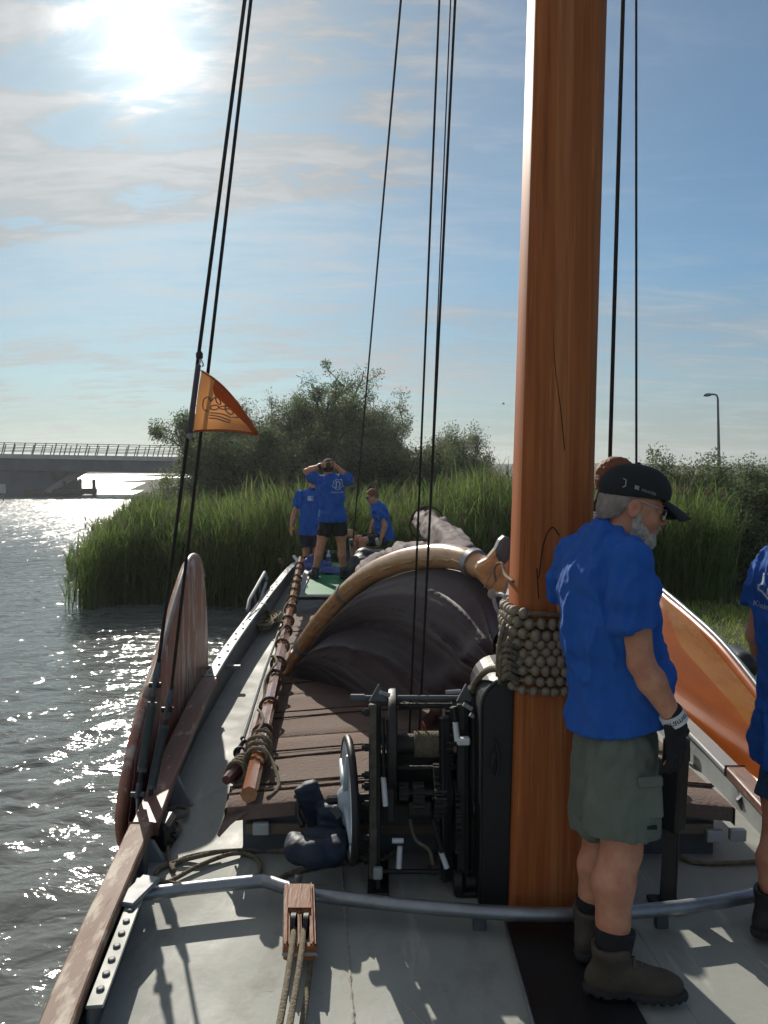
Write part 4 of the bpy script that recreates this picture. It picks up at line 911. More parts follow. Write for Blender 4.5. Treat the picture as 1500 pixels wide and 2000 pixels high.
board(lp, .09, lee_m, leeb)
edge = [lee_pt(*q) for q in ((270, 1395), (248, 1485), (234, 1600), (240, 1660), (250, 1690), (262, 1690), (268, 1600), (282, 1500), (296, 1400), (300, 1330), (290, 1335))]
board([p + V(.045, 0, 0) for p in edge], .02, M('burgundy_paint', (.13, .03, .035), (.085, .022, .025), rough=.4, bump=.2), leeb, 'painted_edge')
rimp = bez([lee_pt(*q) + V(.012, 0, 0) for q in ol[15:] + ol[:3]], 4); MB().tube(rimp, .02, 8).build('worn_rim', M('rim_paint', (.45, .38, .32), (.3, .2, .15), rough=.4), leeb, smooth='all')
rl = thing('leeboard', 'glossy orange varnished leeboard along the right rail', 'leeboard', V(2.1, 4.4, ZW))
def rp(px, py): return P(px, py, x=2.07)
ro = [rp(*q) for q in ((1290, 1150), (1310, 1168), (1340, 1192), (1370, 1218), (1410, 1256), (1455, 1310), (1500, 1368), (1560, 1450), (1640, 1570), (1640, 1640), (1560, 1610), (1480, 1570), (1400, 1525), (1330, 1485), (1285, 1455), (1270, 1300), (1275, 1180))]
board(bez(ro + ro[:1], 3)[:-1], .07, M('orange_varnish', (.46, .115, .016), (.34, .075, .011), scale=3, stretch=(1, .6, 2.4), rough=.3, rough2=.42, coat=.25, bump=.15, bscale=6), rl)
MB().tube(bez([rp(*q) + V(0, 0, .008) for q in ((1290, 1150), (1340, 1192), (1410, 1256), (1500, 1368), (1640, 1570))], 6), .014, 8).build('edge_strip', galv_m, rl, smooth='all')
MB().tube(bez([rp(*q) + V(-.035, 0, 0) for q in ((1335, 1430), (1400, 1470), (1470, 1512), (1540, 1560))], 5), .018, 8).build('moulding', M('orange_moulding', (.42, .13, .028), rough=.25, coat=.7), rl, smooth='all')
MB().add([rp(1300, 1165) + V(-.037, 0, 0), rp(1375, 1228) + V(-.037, 0, 0), rp(1500, 1378) + V(-.037, 0, 0), rp(1500, 1450) + V(-.037, 0, 0), rp(1440, 1372) + V(-.037, 0, 0), rp(1340, 1262) + V(-.037, 0, 0)], [(5, 4, 3, 2, 1, 0)]).build('upper_plank', M('honey_plank', (.50, .22, .055), (.38, .14, .03), scale=3, stretch=(1, .6, 2.4), rough=.25, coat=.7, bump=.2, bscale=8), rl)
fb = thing('black_fender', 'black rubber fender lying behind the orange leeboard', 'fender', P(1438, 1290, y=4.9))
s_ = SDF(.012); s_.cone(P(1428, 1282, y=5.2), .085, P(1452, 1300, y=4.6), .085, .02); s_.build('fender_body', black_m, fb)
# ================================================================ winch
wx0, wx1, wy = -.035, .36, 3.3
win = thing('mast_winch', 'black hand-cranked mast winch with gears and a rope drum', 'winch', (.16, wy, 0))
def WB(c, s, name, mat=black_m, bevel=.004, rot=None): return MB().box(c, s, rot).build(name, mat, win, bevel=bevel)
def WL(c, ax, prof, name, mat=black_m, seg=18): return MB().lathe(c, ax, prof, seg).build(name, mat, win, smooth=True)
worn_m = M('worn_black_edge', (.16, .135, .105), (.07, .06, .05), scale=20, rough=.5, metal=.3, bump=.3)
gear_m = M('greasy_gear', (.035, .033, .03), (.018, .017, .016), scale=25, rough=.4, metal=.4, bump=.3)
for x, nm in ((wx0, 0), (wx1 - .02, 1)):
    pf = [(wy - .15, .0), (wy + .17, .0), (wy + .14, .1), (wy + .08, .5), (wy + .06, .78), (wy + .02, .83), (wy - .05, .83), (wy - .07, .78), (wy - .09, .5), (wy - .12, .1)]
    MB().prism([(x, a, b) for a, b in pf], (.022, 0, 0)).build('side_frame', black_m, win, bevel=.004)
    MB().bar((x - .012, wy - .125, .06), (x - .012, wy - .085, .80), .035, .03).build('frame_flange', worn_m if nm == 0 else black_m, win, bevel=.004)
    MB().prism([(x - .03, wy - .06, .80), (x + .05, wy - .06, .80), (x + .012, wy - .05, .875)], (0, .02, 0)).build('top_point', dgrey_m, win, bevel=.003)
    MB().box((x + .01, wy, .012), (.09, .36, .02)).build('foot_plate', black_m, win, bevel=.004)
for k, z in enumerate((.77, .62, .50, .45, .37, .22, .13)):
    WL((wx0 - .03, wy - .105, z), (-1, 0, 0), [(0, .019), (.018, .019), (.02, .010), (.03, .010)], 'frame_bolt', black_m, 6)
# shafts
WL((wx0 - .11, wy, .80), (1, 0, 0), [(0, .017), (.06, .017), (.061, .012), (.5, .012), (.501, .016), (.54, .016)], 'top_shaft', dgrey_m, 12)
WL((wx0 + .1, wy + .02, .76), (1, 0, 0), [(0, .012), (.23, .012), (.231, .042), (.245, .042)], 'guide_roller', gear_m)
WL((wx0 - .02, wy, .62), (1, 0, 0), [(0, .02), (.44, .02)], 'drum_shaft', gear_m, 12)
WL((wx0 + .055, wy, .62), (1, 0, 0), [(0, .21), (.012, .215), (.03, .215), (.034, .2), (.04, .06)], 'drum_flange', black_m, 36)
WL((wx0 + .095, wy, .595), (1, 0, 0), [(0, .045), (.205, .045), (.206, .09), (.218, .09)], 'rope_drum', gear_m, 20)
for k in range(16):
    x = wx0 + .17 + k * .0084; MB().tube([V(x + .004 * t / 6.28, wy + .052 * math.cos(t), .595 + .052 * math.sin(t)) for t in np.linspace(0, 6.28, 18)[:-1]], .0052, 6, closed=True).build('rope_turn', rope_m, win, smooth='all')
WL((wx0, wy + .02, .48), (1, 0, 0), [(0, .011), (.4, .011)], 'tie_rod', gear_m, 10)
WL((wx0 - .02, wy - .02, .385), (1, 0, 0), [(0, .018), (.42, .018)], 'crank_shaft', gear_m, 12)
def gear(c, r, w, n, name):
    m = MB(); c = Vector(c); vs = []
    for k in range(n * 4):
        a = 2 * math.pi * k / (n * 4); rr = r if k % 4 < 2 else r * .88; vs.append((c.x, c.y + rr * math.cos(a), c.z + rr * math.sin(a)))
    m.prism(vs, (w, 0, 0)); m.build(name, gear_m, win)
gear((wx0 + .25, wy - .02, .385), .125, .05, 26, 'large_gear'); gear((wx0 + .16, wy - .02, .37), .062, .05, 14, 'pinion_gear'); gear((wx0 + .30, wy + .02, .62), .14, .03, 30, 'drum_gear'); gear((wx0 + .1, wy - .04, .4), .04, .04, 12, 'pinion_gear')
WL((wx0 + .27, wy - .02, .385), (1, 0, 0), [(0, .08), (.06, .08), (.061, .04), (.09, .04)], 'brake_hub', black_m)
WL((wx0 - .01, wy - .1, .075), (1, 0, 0), [(0, .011), (.42, .011)], 'tie_rod', black_m, 10)
WL((wx0 - .01, wy + .12, .22), (1, 0, 0), [(0, .011), (.42, .011)], 'tie_rod', black_m, 10)
WB((wx0 + .17, wy + .06, .27), (.34, .10, .09), 'cross_beam', black_m)
# white painted pawl handles
for a, b in (((749, 1518), (753, 1574)), ((781, 1652), (779, 1696)), ((861, 1662), (873, 1696)), ((889, 1408), (893, 1448))):
    MB().tube([P(*a, y=3.16), P(*b, y=3.14)], [.012, .012], 10).build('pawl_handle', white_m, win, smooth=True)
MB().tube([P(766, 1642, y=3.15), P(788, 1642, y=3.15)], .011, 10).build('pawl_handle', white_m, win, smooth=True)
MB().tube([P(748, 1400, y=3.17), P(751, 1520, y=3.16)], .008, 8).build('pawl_arm', black_m, win, smooth=True)
MB().tube([P(845, 1600, y=3.16), P(863, 1664, y=3.15)], .012, 8).build('pawl_arm', black_m, win, smooth=True)
MB().bar(P(886, 1380, y=3.17), P(890, 1410, y=3.16), .03, .03).build('pawl_block', black_m, win, bevel=.004)
WB(P(905, 1447, y=3.14), (.055, .04, .03), 'white_pawl', white_m, .006); WB(P(738, 1705, y=3.15), (.04, .03, .05), 'white_pawl', pale_m, .006)
WL((wx0 + .33, wy - .14, .05), (1, 0, 0), [(0, .05), (.03, .055), (.05, .03), (.09, .03)], 'foot_lever', gear_m, 12)
# long cover of the brake side
MB().prism([(wx1 + .005, a, b) for a, b in ((wy - .1, .05), (wy + .12, .05), (wy + .1, .7), (wy + .02, .86), (wy - .06, .82), (wy - .1, .5))], (.05, 0, 0)).build('gear_guard', black_m, win, bevel=.01)
for k, (a, b) in enumerate((((905, 1375), (922, 1385)), ((918, 1395), (925, 1400)), ((870, 1352), (900, 1350)), ((742, 1352), (762, 1358)))):
    MB().tube([P(*a, y=3.12), P(*b, y=3.12)], .009, 8).build('set_screw', grey_m, win, smooth=True)
gear((wx0 + .335, wy - .06, .30), .15, .02, 34, 'brake_gear'); WB((wx0 + .2, wy + .1, .42), (.36, .02, .2), 'back_plate'); WB((wx0 + .19, wy - .03, .33), (.1, .07, .06), 'bearing_block', gear_m)
WL((wx0 + .06, wy - .02, .385), (1, 0, 0), [(0, .045), (.03, .05), (.05, .03)], 'clutch_dog', gear_m, 14); WL((wx0 + .34, wy, .74), (1, 0, 0), [(0, .05), (.012, .052), (.02, .02)], 'ratchet_wheel', gear_m, 20)
MB().tube(bez([P(800, 1600, y=3.2), P(812, 1640, y=3.18), P(838, 1660, y=3.16), P(846, 1690, y=3.15)], 4), .009, 7).build('brake_lever', worn_m, win, smooth='all')
MB().bar(P(760, 1400, y=3.2), P(764, 1600, y=3.2), .05, .03).build('inner_strut', black_m, win, bevel=.004); MB().bar(P(868, 1400, y=3.2), P(872, 1720, y=3.18), .045, .03).build('inner_strut', black_m, win, bevel=.004)
# hand wheel
hw = thing('hand_wheel', 'pale blue and black hand wheel standing on the winch shaft', 'wheel', P(682, 1690, y=3.28))
hc = P(682, 1560, y=3.28); ax = V(-.99, -.15, 0).normalized()
MB().tube([hc + (ax.orthogonal().normalized() * math.cos(a) + ax.cross(ax.orthogonal().normalized()) * math.sin(a)) * .255 for a in np.linspace(0, 2 * math.pi, 49)[:-1]], .0165, 10, closed=True).build('rim', black_m, hw, smooth='all')
blue_w = M('pale_blue_paint', (.42, .50, .56), (.36, .43, .49), scale=8, rough=.4)
MB().lathe(hc + ax * .006, ax, [(0, .246), (.006, .246), (.008, .2), (.004, .19), (.004, .07), (.03, .05), (.045, .03), (.047, .001)], 40).build('web', blue_w, hw, smooth=True)
MB().lathe(hc + ax * .03, ax, [(0, .022), (.06, .022), (.07, .012)], 8).build('hub_nut', black_m, hw)
MB().lathe(hc - ax * .01, -ax, [(0, .02), (.12, .02)], 12).build('hub_shaft', black_m, hw, smooth=True)
for k in range(4):
    a = k * math.pi / 2 + .4; u = ax.orthogonal().normalized(); w_ = ax.cross(u); MB().tube([hc + ax * .014, hc + ax * .012 + (u * math.cos(a) + w_ * math.sin(a)) * .24], [.02, .012], 8).build('spoke', blue_w, hw, smooth='all')
# tall black post right of the mast
post = thing('deck_post', 'upright black steel post behind the bearded man’s legs'.replace('’s', ''), 'post', (P(1304, 1772, z=0).x, 3.15, 0))
MB().bar(P(1304, 1772, z=.0), P(1312, 1610, y=3.15), .062, .062).build('lower_tube', black_m, post, bevel=.006); MB().bar(P(1311, 1620, y=3.15), P(1322, 1440, y=3.17), .085, .085).build('upper_tube', black_m, post, bevel=.008)
MB().box(P(1300, 1766, z=.012), (.12, .12, .02)).build('base_plate', black_m, post, bevel=.004)
MB().lathe(P(1290, 1756, y=3.1), (-1, 0, 0), [(0, .014), (.02, .014)], 6).build('base_bolt', black_m, post)

# ================================================================ pulley block on the traveller
blk = thing('pulley_block', 'varnished wooden double pulley block on the traveller pipe', 'pulley block', P(585, 1870, z=0))
pt, pb_ = P(585, 1738, z=.13), P(586, 1862, z=.075); d = (pb_ - pt); L_ = d.length; dn = d.normalized(); xx = V(1, 0, 0); nn = xx.cross(dn).normalized()
if nn.z < 0: nn = -nn
ROT = Matrix((xx, dn, dn.cross(xx).cross(dn).cross(dn) if False else xx.cross(dn))).transposed()
blk_m = M('block_wood', (.36, .13, .038), (.22, .07, .022), scale=9, stretch=(5, .6, 2), rough=.5, coat=.1, bump=.3, bscale=18, wear=((.07, .04, .025), 10, .58, .72))
cen = (pt + pb_) / 2
for dx, w in ((-.047, .022), (.0, .014), (.047, .022)):
    MB().box(cen + xx * dx, (w, L_, .085), ROT).build('shell_cheek', blk_m, blk, bevel=.009, bseg=2)
for s0, s1 in ((-.5, .06),):
    MB().box(cen + dn * (L_ * -.24), (.118, L_ * .5, .088), ROT).build('shell_head', blk_m, blk, bevel=.016, bseg=3)
MB().box(cen + dn * (L_ * .47), (.122, .03, .06), ROT).build('shell_tail', blk_m, blk, bevel=.006)
for dx in (-.0235, .0235): MB().lathe(cen + xx * (dx - .009) + dn * .03, xx, [(0, .045), (.018, .045)], 18).build('sheave', black_m, blk, smooth=True)
for dx in (-.061, .061): MB().bar(pt + xx * dx + dn * .02, pb_ + xx * dx + dn * .0, .004, .03, up=(0, 0, 1)).build('iron_strap', galv_m, blk, bevel=.002)
MB().bar(pb_ + xx * -.064, pb_ + xx * .064, .022, .014).build('strap_end', galv_m, blk, bevel=.004)
MB().lathe(P(583, 1722, y=3.12), (0, 0, 1), [(-.03, .007), (0, .007), (.002, .014), (.02, .018), (.034, .014), (.036, .006)], 12).build('shackle_pin', galv_m, blk, smooth=True)
for lab, pts in (('left fall of rope from the pulley block to the bottom edge', ((574, 1812, .10), (570, 1850, .13), (560, 1920, .14), (545, 2005, .15), (525, 2120, .2))),
                 ('middle fall of rope from the pulley block to the bottom edge', ((592, 1810, .10), (590, 1850, .13), (578, 1930, .14), (565, 2005, .15), (550, 2120, .2))),
                 ('right fall of rope leading back along the deck from the block', ((606, 1862, .05), (604, 1900, .03), (598, 1950, .03), (590, 2005, .03), (580, 2100, .03)))):
    seize('sheet_rope', [P(a, b, z=z) for a, b, z in pts], .0115, None, rope_m, lab, 'rope')

# ================================================================ ropes on the foredeck
rr_ = .0105
def deck_rope(label, pts, r=rr_, n=7): return seize('mooring_rope', [P(a, b, z=(z if z else r + .003)) for a, b, z in pts], r, None, rope_m, label, 'rope', n)
deck_rope('loose rope coil left of the traveller on the sunny deck', [(290, 1735, 0), (330, 1722, 0), (390, 1690, .02), (450, 1668, .022), (490, 1670, 0), (508, 1690, 0), (500, 1715, 0), (470, 1722, .0), (385, 1728, 0), (318, 1722, .03), (305, 1705, 0), (330, 1688, 0), (390, 1672, .03), (430, 1663, .03)])
deck_rope('second loop of rope lying over the deck coil', [(335, 1600, 0), (328, 1640, 0), (330, 1680, 0), (340, 1700, 0), (338, 1692, 0), (360, 1676, 0), (420, 1664, .035), (500, 1660, 0), (560, 1662, 0), (640, 1664, 0)])
deck_rope('rope leading from under the traveller to the hand wheel', [(535, 1735, 0), (552, 1712, 0), (590, 1698, 0), (640, 1688, 0), (690, 1680, 0), (720, 1668, 0)], .011)
deck_rope('small rope bight behind the grey knee plate', [(330, 1584, 0), (345, 1576, 0), (366, 1580, 0), (362, 1592, 0), (340, 1600, 0), (333, 1612, .03)])
deck_rope('lowest small rope loop beside the black bitt', [(330, 1622, 0), (345, 1612, 0), (352, 1620, 0), (338, 1632, 0), (328, 1630, 0)])
deck_rope('rope tangle under the mast winch', [(690, 1676, 0), (715, 1660, 0), (745, 1664, .03), (752, 1678, 0), (735, 1684, 0), (760, 1672, .03), (800, 1650, .03), (835, 1650, 0), (845, 1672, .02), (838, 1700, 0), (850, 1706, 0)])
deck_rope('grey hose-like rope in front of the right hatch corner', [(1318, 1668, 0), (1350, 1682, 0), (1400, 1686, 0), (1500, 1680, 0), (1560, 1660, 0)])
# pile of rope aft on the side deck
pile = []
rp_ = random.Random(3); c0 = P(522, 1188, y=9.3); c0.z = zd(9.3) + .03
for k in range(120):
    a = k * .62 + rp_.uniform(-.3, .3); q = .06 + .13 * rp_.random(); pile.append(c0 + V(math.cos(a) * q * .75, math.sin(a) * q * 2.6 + .1 * math.sin(k * .11), .02 + .0006 * k + rp_.uniform(0, .05)))
seize('rope_pile', pile, .013, None, M('pale_rope', (.36, .31, .20), (.22, .18, .11), scale=50, rough=.9, bump=.8), 'heap of pale rope on the left side deck beside the gate rail', 'rope', 3, 5)
# chain at the left bitt
ch = thing('chain', 'short dark chain heaped behind the left knee plate', 'chain', P(325, 1650, z=0)); lk = bpy.data.meshes.new('link')
q = MB().tube([V(math.cos(a) * .012, math.sin(a) * .02, 0) for a in np.linspace(0, 6.28, 12)[:-1]], .0045, 6, closed=True); lk.from_pydata(q.v, [], q.f); lk.materials.append(black_m)
for k in range(18):
    o = bpy.data.objects.new('link', lk); COL.objects.link(o); o.parent = ch; o.location = (random.uniform(-.03, .04), random.uniform(-.05, .08), .01 + .004 * k); o.rotation_euler = (random.uniform(-1, 1), random.uniform(-1, 1), random.uniform(0, 6))

# ================================================================ spars lying on the hatch
a, b = P(486, 1552, z=.315), P(588, 1092, y=11.6)
sp = thing('spare_spar', 'long varnished spar wound with rope along the hatch', 'spar', a)
bow = [a.lerp(b, t) + V(0, 0, -.02 * math.sin(math.pi * t)) for t in np.linspace(0, 1, 20)]
sp_m = M('spar_varnish', (.40, .15, .04), (.28, .085, .02), scale=4, stretch=(6, .4, 6), rough=.18, coat=.9, bump=.08)
MB().tube(bow, list(np.linspace(.039, .047, 20)), 8).build('pole', sp_m, sp, smooth=True)
dn = (b - a).normalized(); u_ = dn.orthogonal().normalized(); w_ = dn.cross(u_)
for k in range(14):
    t = .1 + k * .062 + random.uniform(-.008, .008); c = a.lerp(b, t) + V(0, 0, -.02 * math.sin(math.pi * t)); r = .039 + .008 * t + .012
    MB().tube([c + (u_ * math.cos(q) + w_ * math.sin(q)) * r + dn * .02 * math.sin(q + k) for q in np.linspace(0, 6.28, 18)[:-1]], .012, 6, closed=True).build('rope_ring', M('tarred_rope', (.15, .10, .065), (.09, .06, .04), scale=50, rough=.85, bump=.8), sp, smooth='all')
lashp = []
for k in range(90):
    t = .06 + .5 * k / 89; c = a.lerp(b, t); q = 1.2 * math.sin(k * .23) - 1.2; lashp.append(c + (V(0, 0, 1) * math.cos(q) + V(-1, 0, 0) * math.sin(-q)) * .058)
seize('lashing_line', lashp, .0085, sp, rope_m, n=2)
kn = []
for k in range(60):
    q = k * .75; kn.append(a.lerp(b, .045 + .0006 * k) + V(math.cos(q) * (.055 + .012 * math.sin(k)), .03 * math.sin(k * .4), math.sin(q) * .055 + .01)); 
seize('lashing_knot', kn, .0095, sp, rope_m, n=3)
seize('knot_tail', [a.lerp(b, .055) + V(.03, 0, .05), a.lerp(b, .05) + V(.09, -.05, .0), a.lerp(b, .03) + V(.13, -.06, -.04), a.lerp(b, .02) + V(.09, -.1, -.045)], .0095, sp, rope_m)
st = thing('spar_stub', 'short red-brown spar end lashed left of the long spar', 'spar', P(447, 1522, z=.26))
MB().tube([P(442, 1524, z=.27), P(466, 1500, z=.28), P(496, 1440, z=.27), P(528, 1310, z=.22)], [.024, .038, .036, .03], 8).build('pole', M('stub_paint', (.16, .065, .055), (.1, .04, .035), rough=.35, coat=.4), st, smooth=True)
for k in range(4):
    c = P(460 + k * 5, 1508 - k * 5, z=.278); MB().tube([c + V(math.cos(q) * .047, .015 * math.sin(q), math.sin(q) * .047) for q in np.linspace(0, 6.28, 16)[:-1]], .0105, 6, closed=True).build('rope_turn', rope_m, st, smooth='all')
bk = thing('iron_hook', 'dark iron hook and ring at the hatch edge by the spar ends', 'hook', P(468, 1480, z=.2))
MB().tube(bez([P(478, 1445, y=4.0), P(466, 1465, y=3.95), P(462, 1490, y=3.9), P(472, 1500, y=3.9)], 4), .012, 7).build('hook_body', black_m, bk, smooth='all')
MB().tube([P(468, 1472, y=3.93) + V(math.cos(q) * .03, .01, math.sin(q) * .03) for q in np.linspace(0, 6.28, 14)[:-1]], .007, 6, closed=True).build('hook_ring', black_m, bk, smooth='all')

# ================================================================ life jacket
lj = thing('life_jacket', 'navy blue life jacket slumped against the hatch front', 'life jacket', P(615, 1680, z=0))
navy = M('navy_nylon', (.010, .021, .05), (.006, .013, .03), scale=9, rough=.55, rough2=.7, bump=.2, bscale=30)
s_ = SDF(.009)
c0 = P(618, 1645, y=3.3)
tilt = np.array(Matrix.Rotation(R(-17), 3, 'Y') @ Matrix.Rotation(R(14), 3, 'X'))
s_.rbox(P(611, 1572, y=3.40), (.058, .034, .125), .03, tilt, .02); s_.rbox(P(648, 1612, y=3.34), (.062, .04, .10), .035, np.array(Matrix.Rotation(R(-6), 3, 'Y')), .02)
s_.chain([P(662, 1640, y=3.24), P(650, 1664, y=3.16), P(615, 1668, y=3.13), P(582, 1660, y=3.17), P(574, 1644, y=3.25)], [.05, .056, .058, .054, .042], .02); s_.ell(P(625, 1640, y=3.27), (.10, .06, .06), k=.02)
s_.cut(V(0, 0, .006), (0, 0, -1)); s_.cut(P(601, 1522, y=3.42), (P(601, 1522, y=3.42) - P(612, 1545, y=3.42)))
s_.build('collar', navy, lj, lambda v, n: v + n * (.012 * (np.abs(2 * fbm(v * 16, 3) - 1) - .3))[:, None])
MB().bar(P(650, 1578, y=3.3), P(664, 1596, y=3.29), .03, .004, up=(0, 1, 0)).build('label_patch', M('grey_patch', (.12, .13, .15), rough=.7), lj)
MB().bar(P(580, 1553, y=3.4), P(592, 1552, y=3.38), .05, .02).build('buckle', black_m, lj, bevel=.004); MB().tube(bez([P(584, 1560, y=3.38), P(582, 1590, y=3.36), P(592, 1615, y=3.33)], 4), .012, 6).build('strap', black_m, lj, smooth='all')

# ================================================================ pennant
pen = thing('pennant', 'orange triangular pennant with a grey curly line emblem', 'flag', P(382, 846, y=3.75))
A, B_, C_ = P(394, 724, y=3.76), P(377, 842, y=3.8), P(506, 850, y=3.4)
def pen_pt(u, v):   # u along the hoist (0 top .. 1 bottom), v out to the fly
    h = A.lerp(B_, u); f = A.lerp(B_, .96).lerp(C_, 1.0); q = h.lerp(C_, v)
    q = q + V(.10, -.9, 0) * (.035 * math.sin(v * 7 + u * 2.2) * (v ** .5) * (1 - u * .3) + .02 * math.sin(v * 3 + 5 * u)) + V(0, 0, 1) * (.04 * math.sin(math.pi * v) * (1 - u) + .012 * math.sin(math.pi * v) * u * 1)
    return q
pen_m = M('orange_pennant', (.78, .34, .12), (.70, .28, .09), scale=5, rough=.7, transl=.45)
pen_r = M('orange_hem', (.5, .11, .02), rough=.7, transl=.35)
MB().grid([[pen_pt(u, v) for v in np.linspace(0, .98, 30)] for u in np.linspace(0, 1, 24)]).build('cloth', pen_m, pen, smooth='all')
off = V(-.25, -1, 0).normalized() * .004
for e in ([pen_pt(1, v) for v in np.linspace(0, .98, 24)], [pen_pt(0, v) for v in np.linspace(0, .98, 24)]): MB().tube([q + off * .5 for q in e], .0055, 6).build('hem', pen_r, pen, smooth='all')
fold = [[pen_pt(u, v) + off * (1 + 2 * (k / 5)) for k, v in enumerate(np.linspace(max(0.0, .44 * 1), .98, 6))] for u in np.linspace(0, .22, 6)]
MB().grid([[pen_pt(0, v) + off * 1.5, pen_pt(.10 + .16 * v, v) + off * 4 + V(-.01, -.02, 0) * v, pen_pt(.20 + .30 * v, min(.98, v + .02)) + off * 3] for v in np.linspace(.28, .98, 14)]).build('folded_edge', pen_r, pen, smooth='all')
MB().tube([A + V(-.016, .002, .03), B_ + V(-.018, 0, -.02)], .013, 8).build('sleeve', M('grey_sleeve', (.16, .14, .17), rough=.8, transl=.2), pen, smooth='all')
MB().tube(bez([A + V(-.012, 0, .03), P(391, 706, y=3.76), P(389, 695, y=3.76), P(397, 712, y=3.76), A + V(0, 0, .02)], 4), .004, 5).build('toggle_line', white_m, pen, smooth='all')
MB().lathe(P(389.5, 694, y=3.765), (0, 0, 1), [(-.022, .008), (-.012, .017), (.01, .017), (.022, .008)], 10).build('knot', wire_m, pen, smooth='all')
MB().lathe(P(371, 850, y=3.8), (0, 0, 1), [(-.02, .006), (-.01, .016), (.01, .014), (.02, .006)], 8).build('lower_knot', grey_m, pen, smooth='all')
emb_m = M('emblem_grey', (.20, .17, .17), rough=.7)
def pen_xy(px, py):   # emblem pixel to cloth
    best = None
    for u in np.linspace(0, 1, 70):
        for v in np.linspace(0, .98, 70):
            q = pen_pt(u, v); yy = q.y * math.cos(PITCH) - (q.z - 1.8) * math.sin(PITCH); ex = 750 + 1500 * q.x / yy - px; ey = 1000 - 1500 * ((q.z - 1.8) * math.cos(PITCH) + q.y * math.sin(PITCH)) / yy - py
            if best is None or ex * ex + ey * ey < best[0]: best = (ex * ex + ey * ey, q)
    return best[1] + off * 1.0
def e2(x, y): return (340 + x / 7.5, 690 + y / 7.5)
curves_ = [[(510, 850), (450, 830), (430, 740), (450, 670), (500, 645), (525, 670), (540, 710), (570, 670), (610, 650), (650, 660), (680, 700), (685, 740), (660, 750), (630, 710), (615, 640), (630, 590), (680, 565), (715, 570)],
           [(810, 705), (775, 730), (760, 780), (770, 840), (810, 890), (850, 895), (865, 860), (840, 820), (790, 815), (720, 820), (670, 800), (630, 770), (580, 765), (545, 785), (550, 820), (600, 832), (640, 815), (670, 780), (720, 778), (790, 780), (840, 755)],
           [(535, 873), (640, 880), (740, 905), (835, 945)], [(525, 908), (640, 925), (730, 950), (825, 985)], [(520, 945), (640, 965), (730, 990), (818, 1020)], [(865, 940), (910, 945), (955, 935)]]
for k, c in enumerate(curves_):
    MB().tube(bez([pen_xy(*e2(*q)) for q in c], 3), .0030, 5).build('emblem_line', emb_m, pen, smooth='all')
del_ = None
# ================================================================ things aft
tk = thing('mainsheet_tackle', 'rope tackle with blocks standing on the green roof', 'tackle', P(688, 1136, y=10.9))
MB().tube([P(684, 1060, y=11.5), P(687, 1128, y=10.95)], .014, 6).build('fall', rope_m, tk, smooth='all'); MB().tube([P(690, 1062, y=11.5), P(692, 1128, y=10.95)], .012, 6).build('fall', rope_d, tk, smooth='all')
for px, py, yy in ((686, 1060, 11.5), (689, 1120, 11.0)):
    q = P(px, py, y=yy); MB().lathe(q - V(.03, 0, 0), (1, 0, 0), [(0, .045), (.01, .06), (.05, .06), (.06, .045)], 12).build('block', dgrey_m, tk, smooth=True)
til = thing('tiller', 'honey-coloured wooden tiller head left of the seated man', 'tiller', P(690, 1060, y=13.2))
MB().bar(P(680, 1040, y=13.0), P(730, 1075, y=14.2), .14, .14).build('tiller_head', varn_h, til, bevel=.02); MB().bar(V(P(690, 1045, y=13.3).x, 13.4, .2), V(P(690, 1045, y=13.3).x, 13.4, .7), .08, .08).build('rudder_stock', black_m, til, bevel=.01)
wb_ = thing('water_bottle', 'clear plastic water bottle with a blue label on the green roof', 'bottle', P(642, 1104, z=zc + .004))
qb = P(642, 1104, z=zc + .004)
MB().lathe(qb, (0, 0, 1), [(0, .034), (.01, .036), (.07, .036)], 12).build('base', M('bottle_clear', (.55, .6, .62), rough=.1), wb_, smooth=True); MB().lathe(qb + V(0, 0, .07), (0, 0, 1), [(0, .037), (.07, .037)], 12).build('label', M('bottle_label', (.05, .12, .4), rough=.4), wb_, smooth=True)
MB().lathe(qb + V(0, 0, .14), (0, 0, 1), [(0, .036), (.03, .033), (.06, .014), (.075, .014)], 12).build('neck', MATS['bottle_clear'], wb_, smooth=True); MB().lathe(qb + V(0, 0, .215), (0, 0, 1), [(0, .017), (.02, .017)], 10).build('cap', white_m, wb_, smooth=True)
tp_ = thing('blue_jacket', 'royal blue jacket heaped on the green roof behind the standing man', 'jacket', P(635, 1118, z=zc))
s_ = SDF(.015); s_.ell(P(620, 1106, z=zc + .03), (.22, .35, .10), k=.03).ell(P(650, 1116, z=zc + .02), (.24, .25, .07), k=.05).ell(P(612, 1098, z=zc + .1), (.14, .2, .10), k=.04).ell(P(668, 1122, z=zc), (.12, .1, .04), k=.04)
s_.cut(V(0, 0, zc + .006), (0, 0, -1)); s_.build('cloth', M('royal_blue_nylon', (.02, .06, .26), (.012, .035, .16), scale=6, rough=.5, bump=.3), tp_, lambda v, n: v + n * (.06 * (np.abs(2 * fbm(v * 6, 3) - 1) - .2))[:, None])
bg_ = thing('black_bag', 'black bag slumped beside the furled sail', 'bag', P(705, 1130, y=10.3))
s_ = SDF(.018); s_.ell(P(706, 1108, y=10.4), (.2, .3, .17), k=.03).ell(P(712, 1085, y=10.6), (.14, .2, .12), k=.05); s_.build('bag_body', M('black_nylon', (.015, .016, .018), rough=.5), bg_, lambda v, n: v + n * (.05 * (fbm(v * 6, 3) - .5))[:, None])
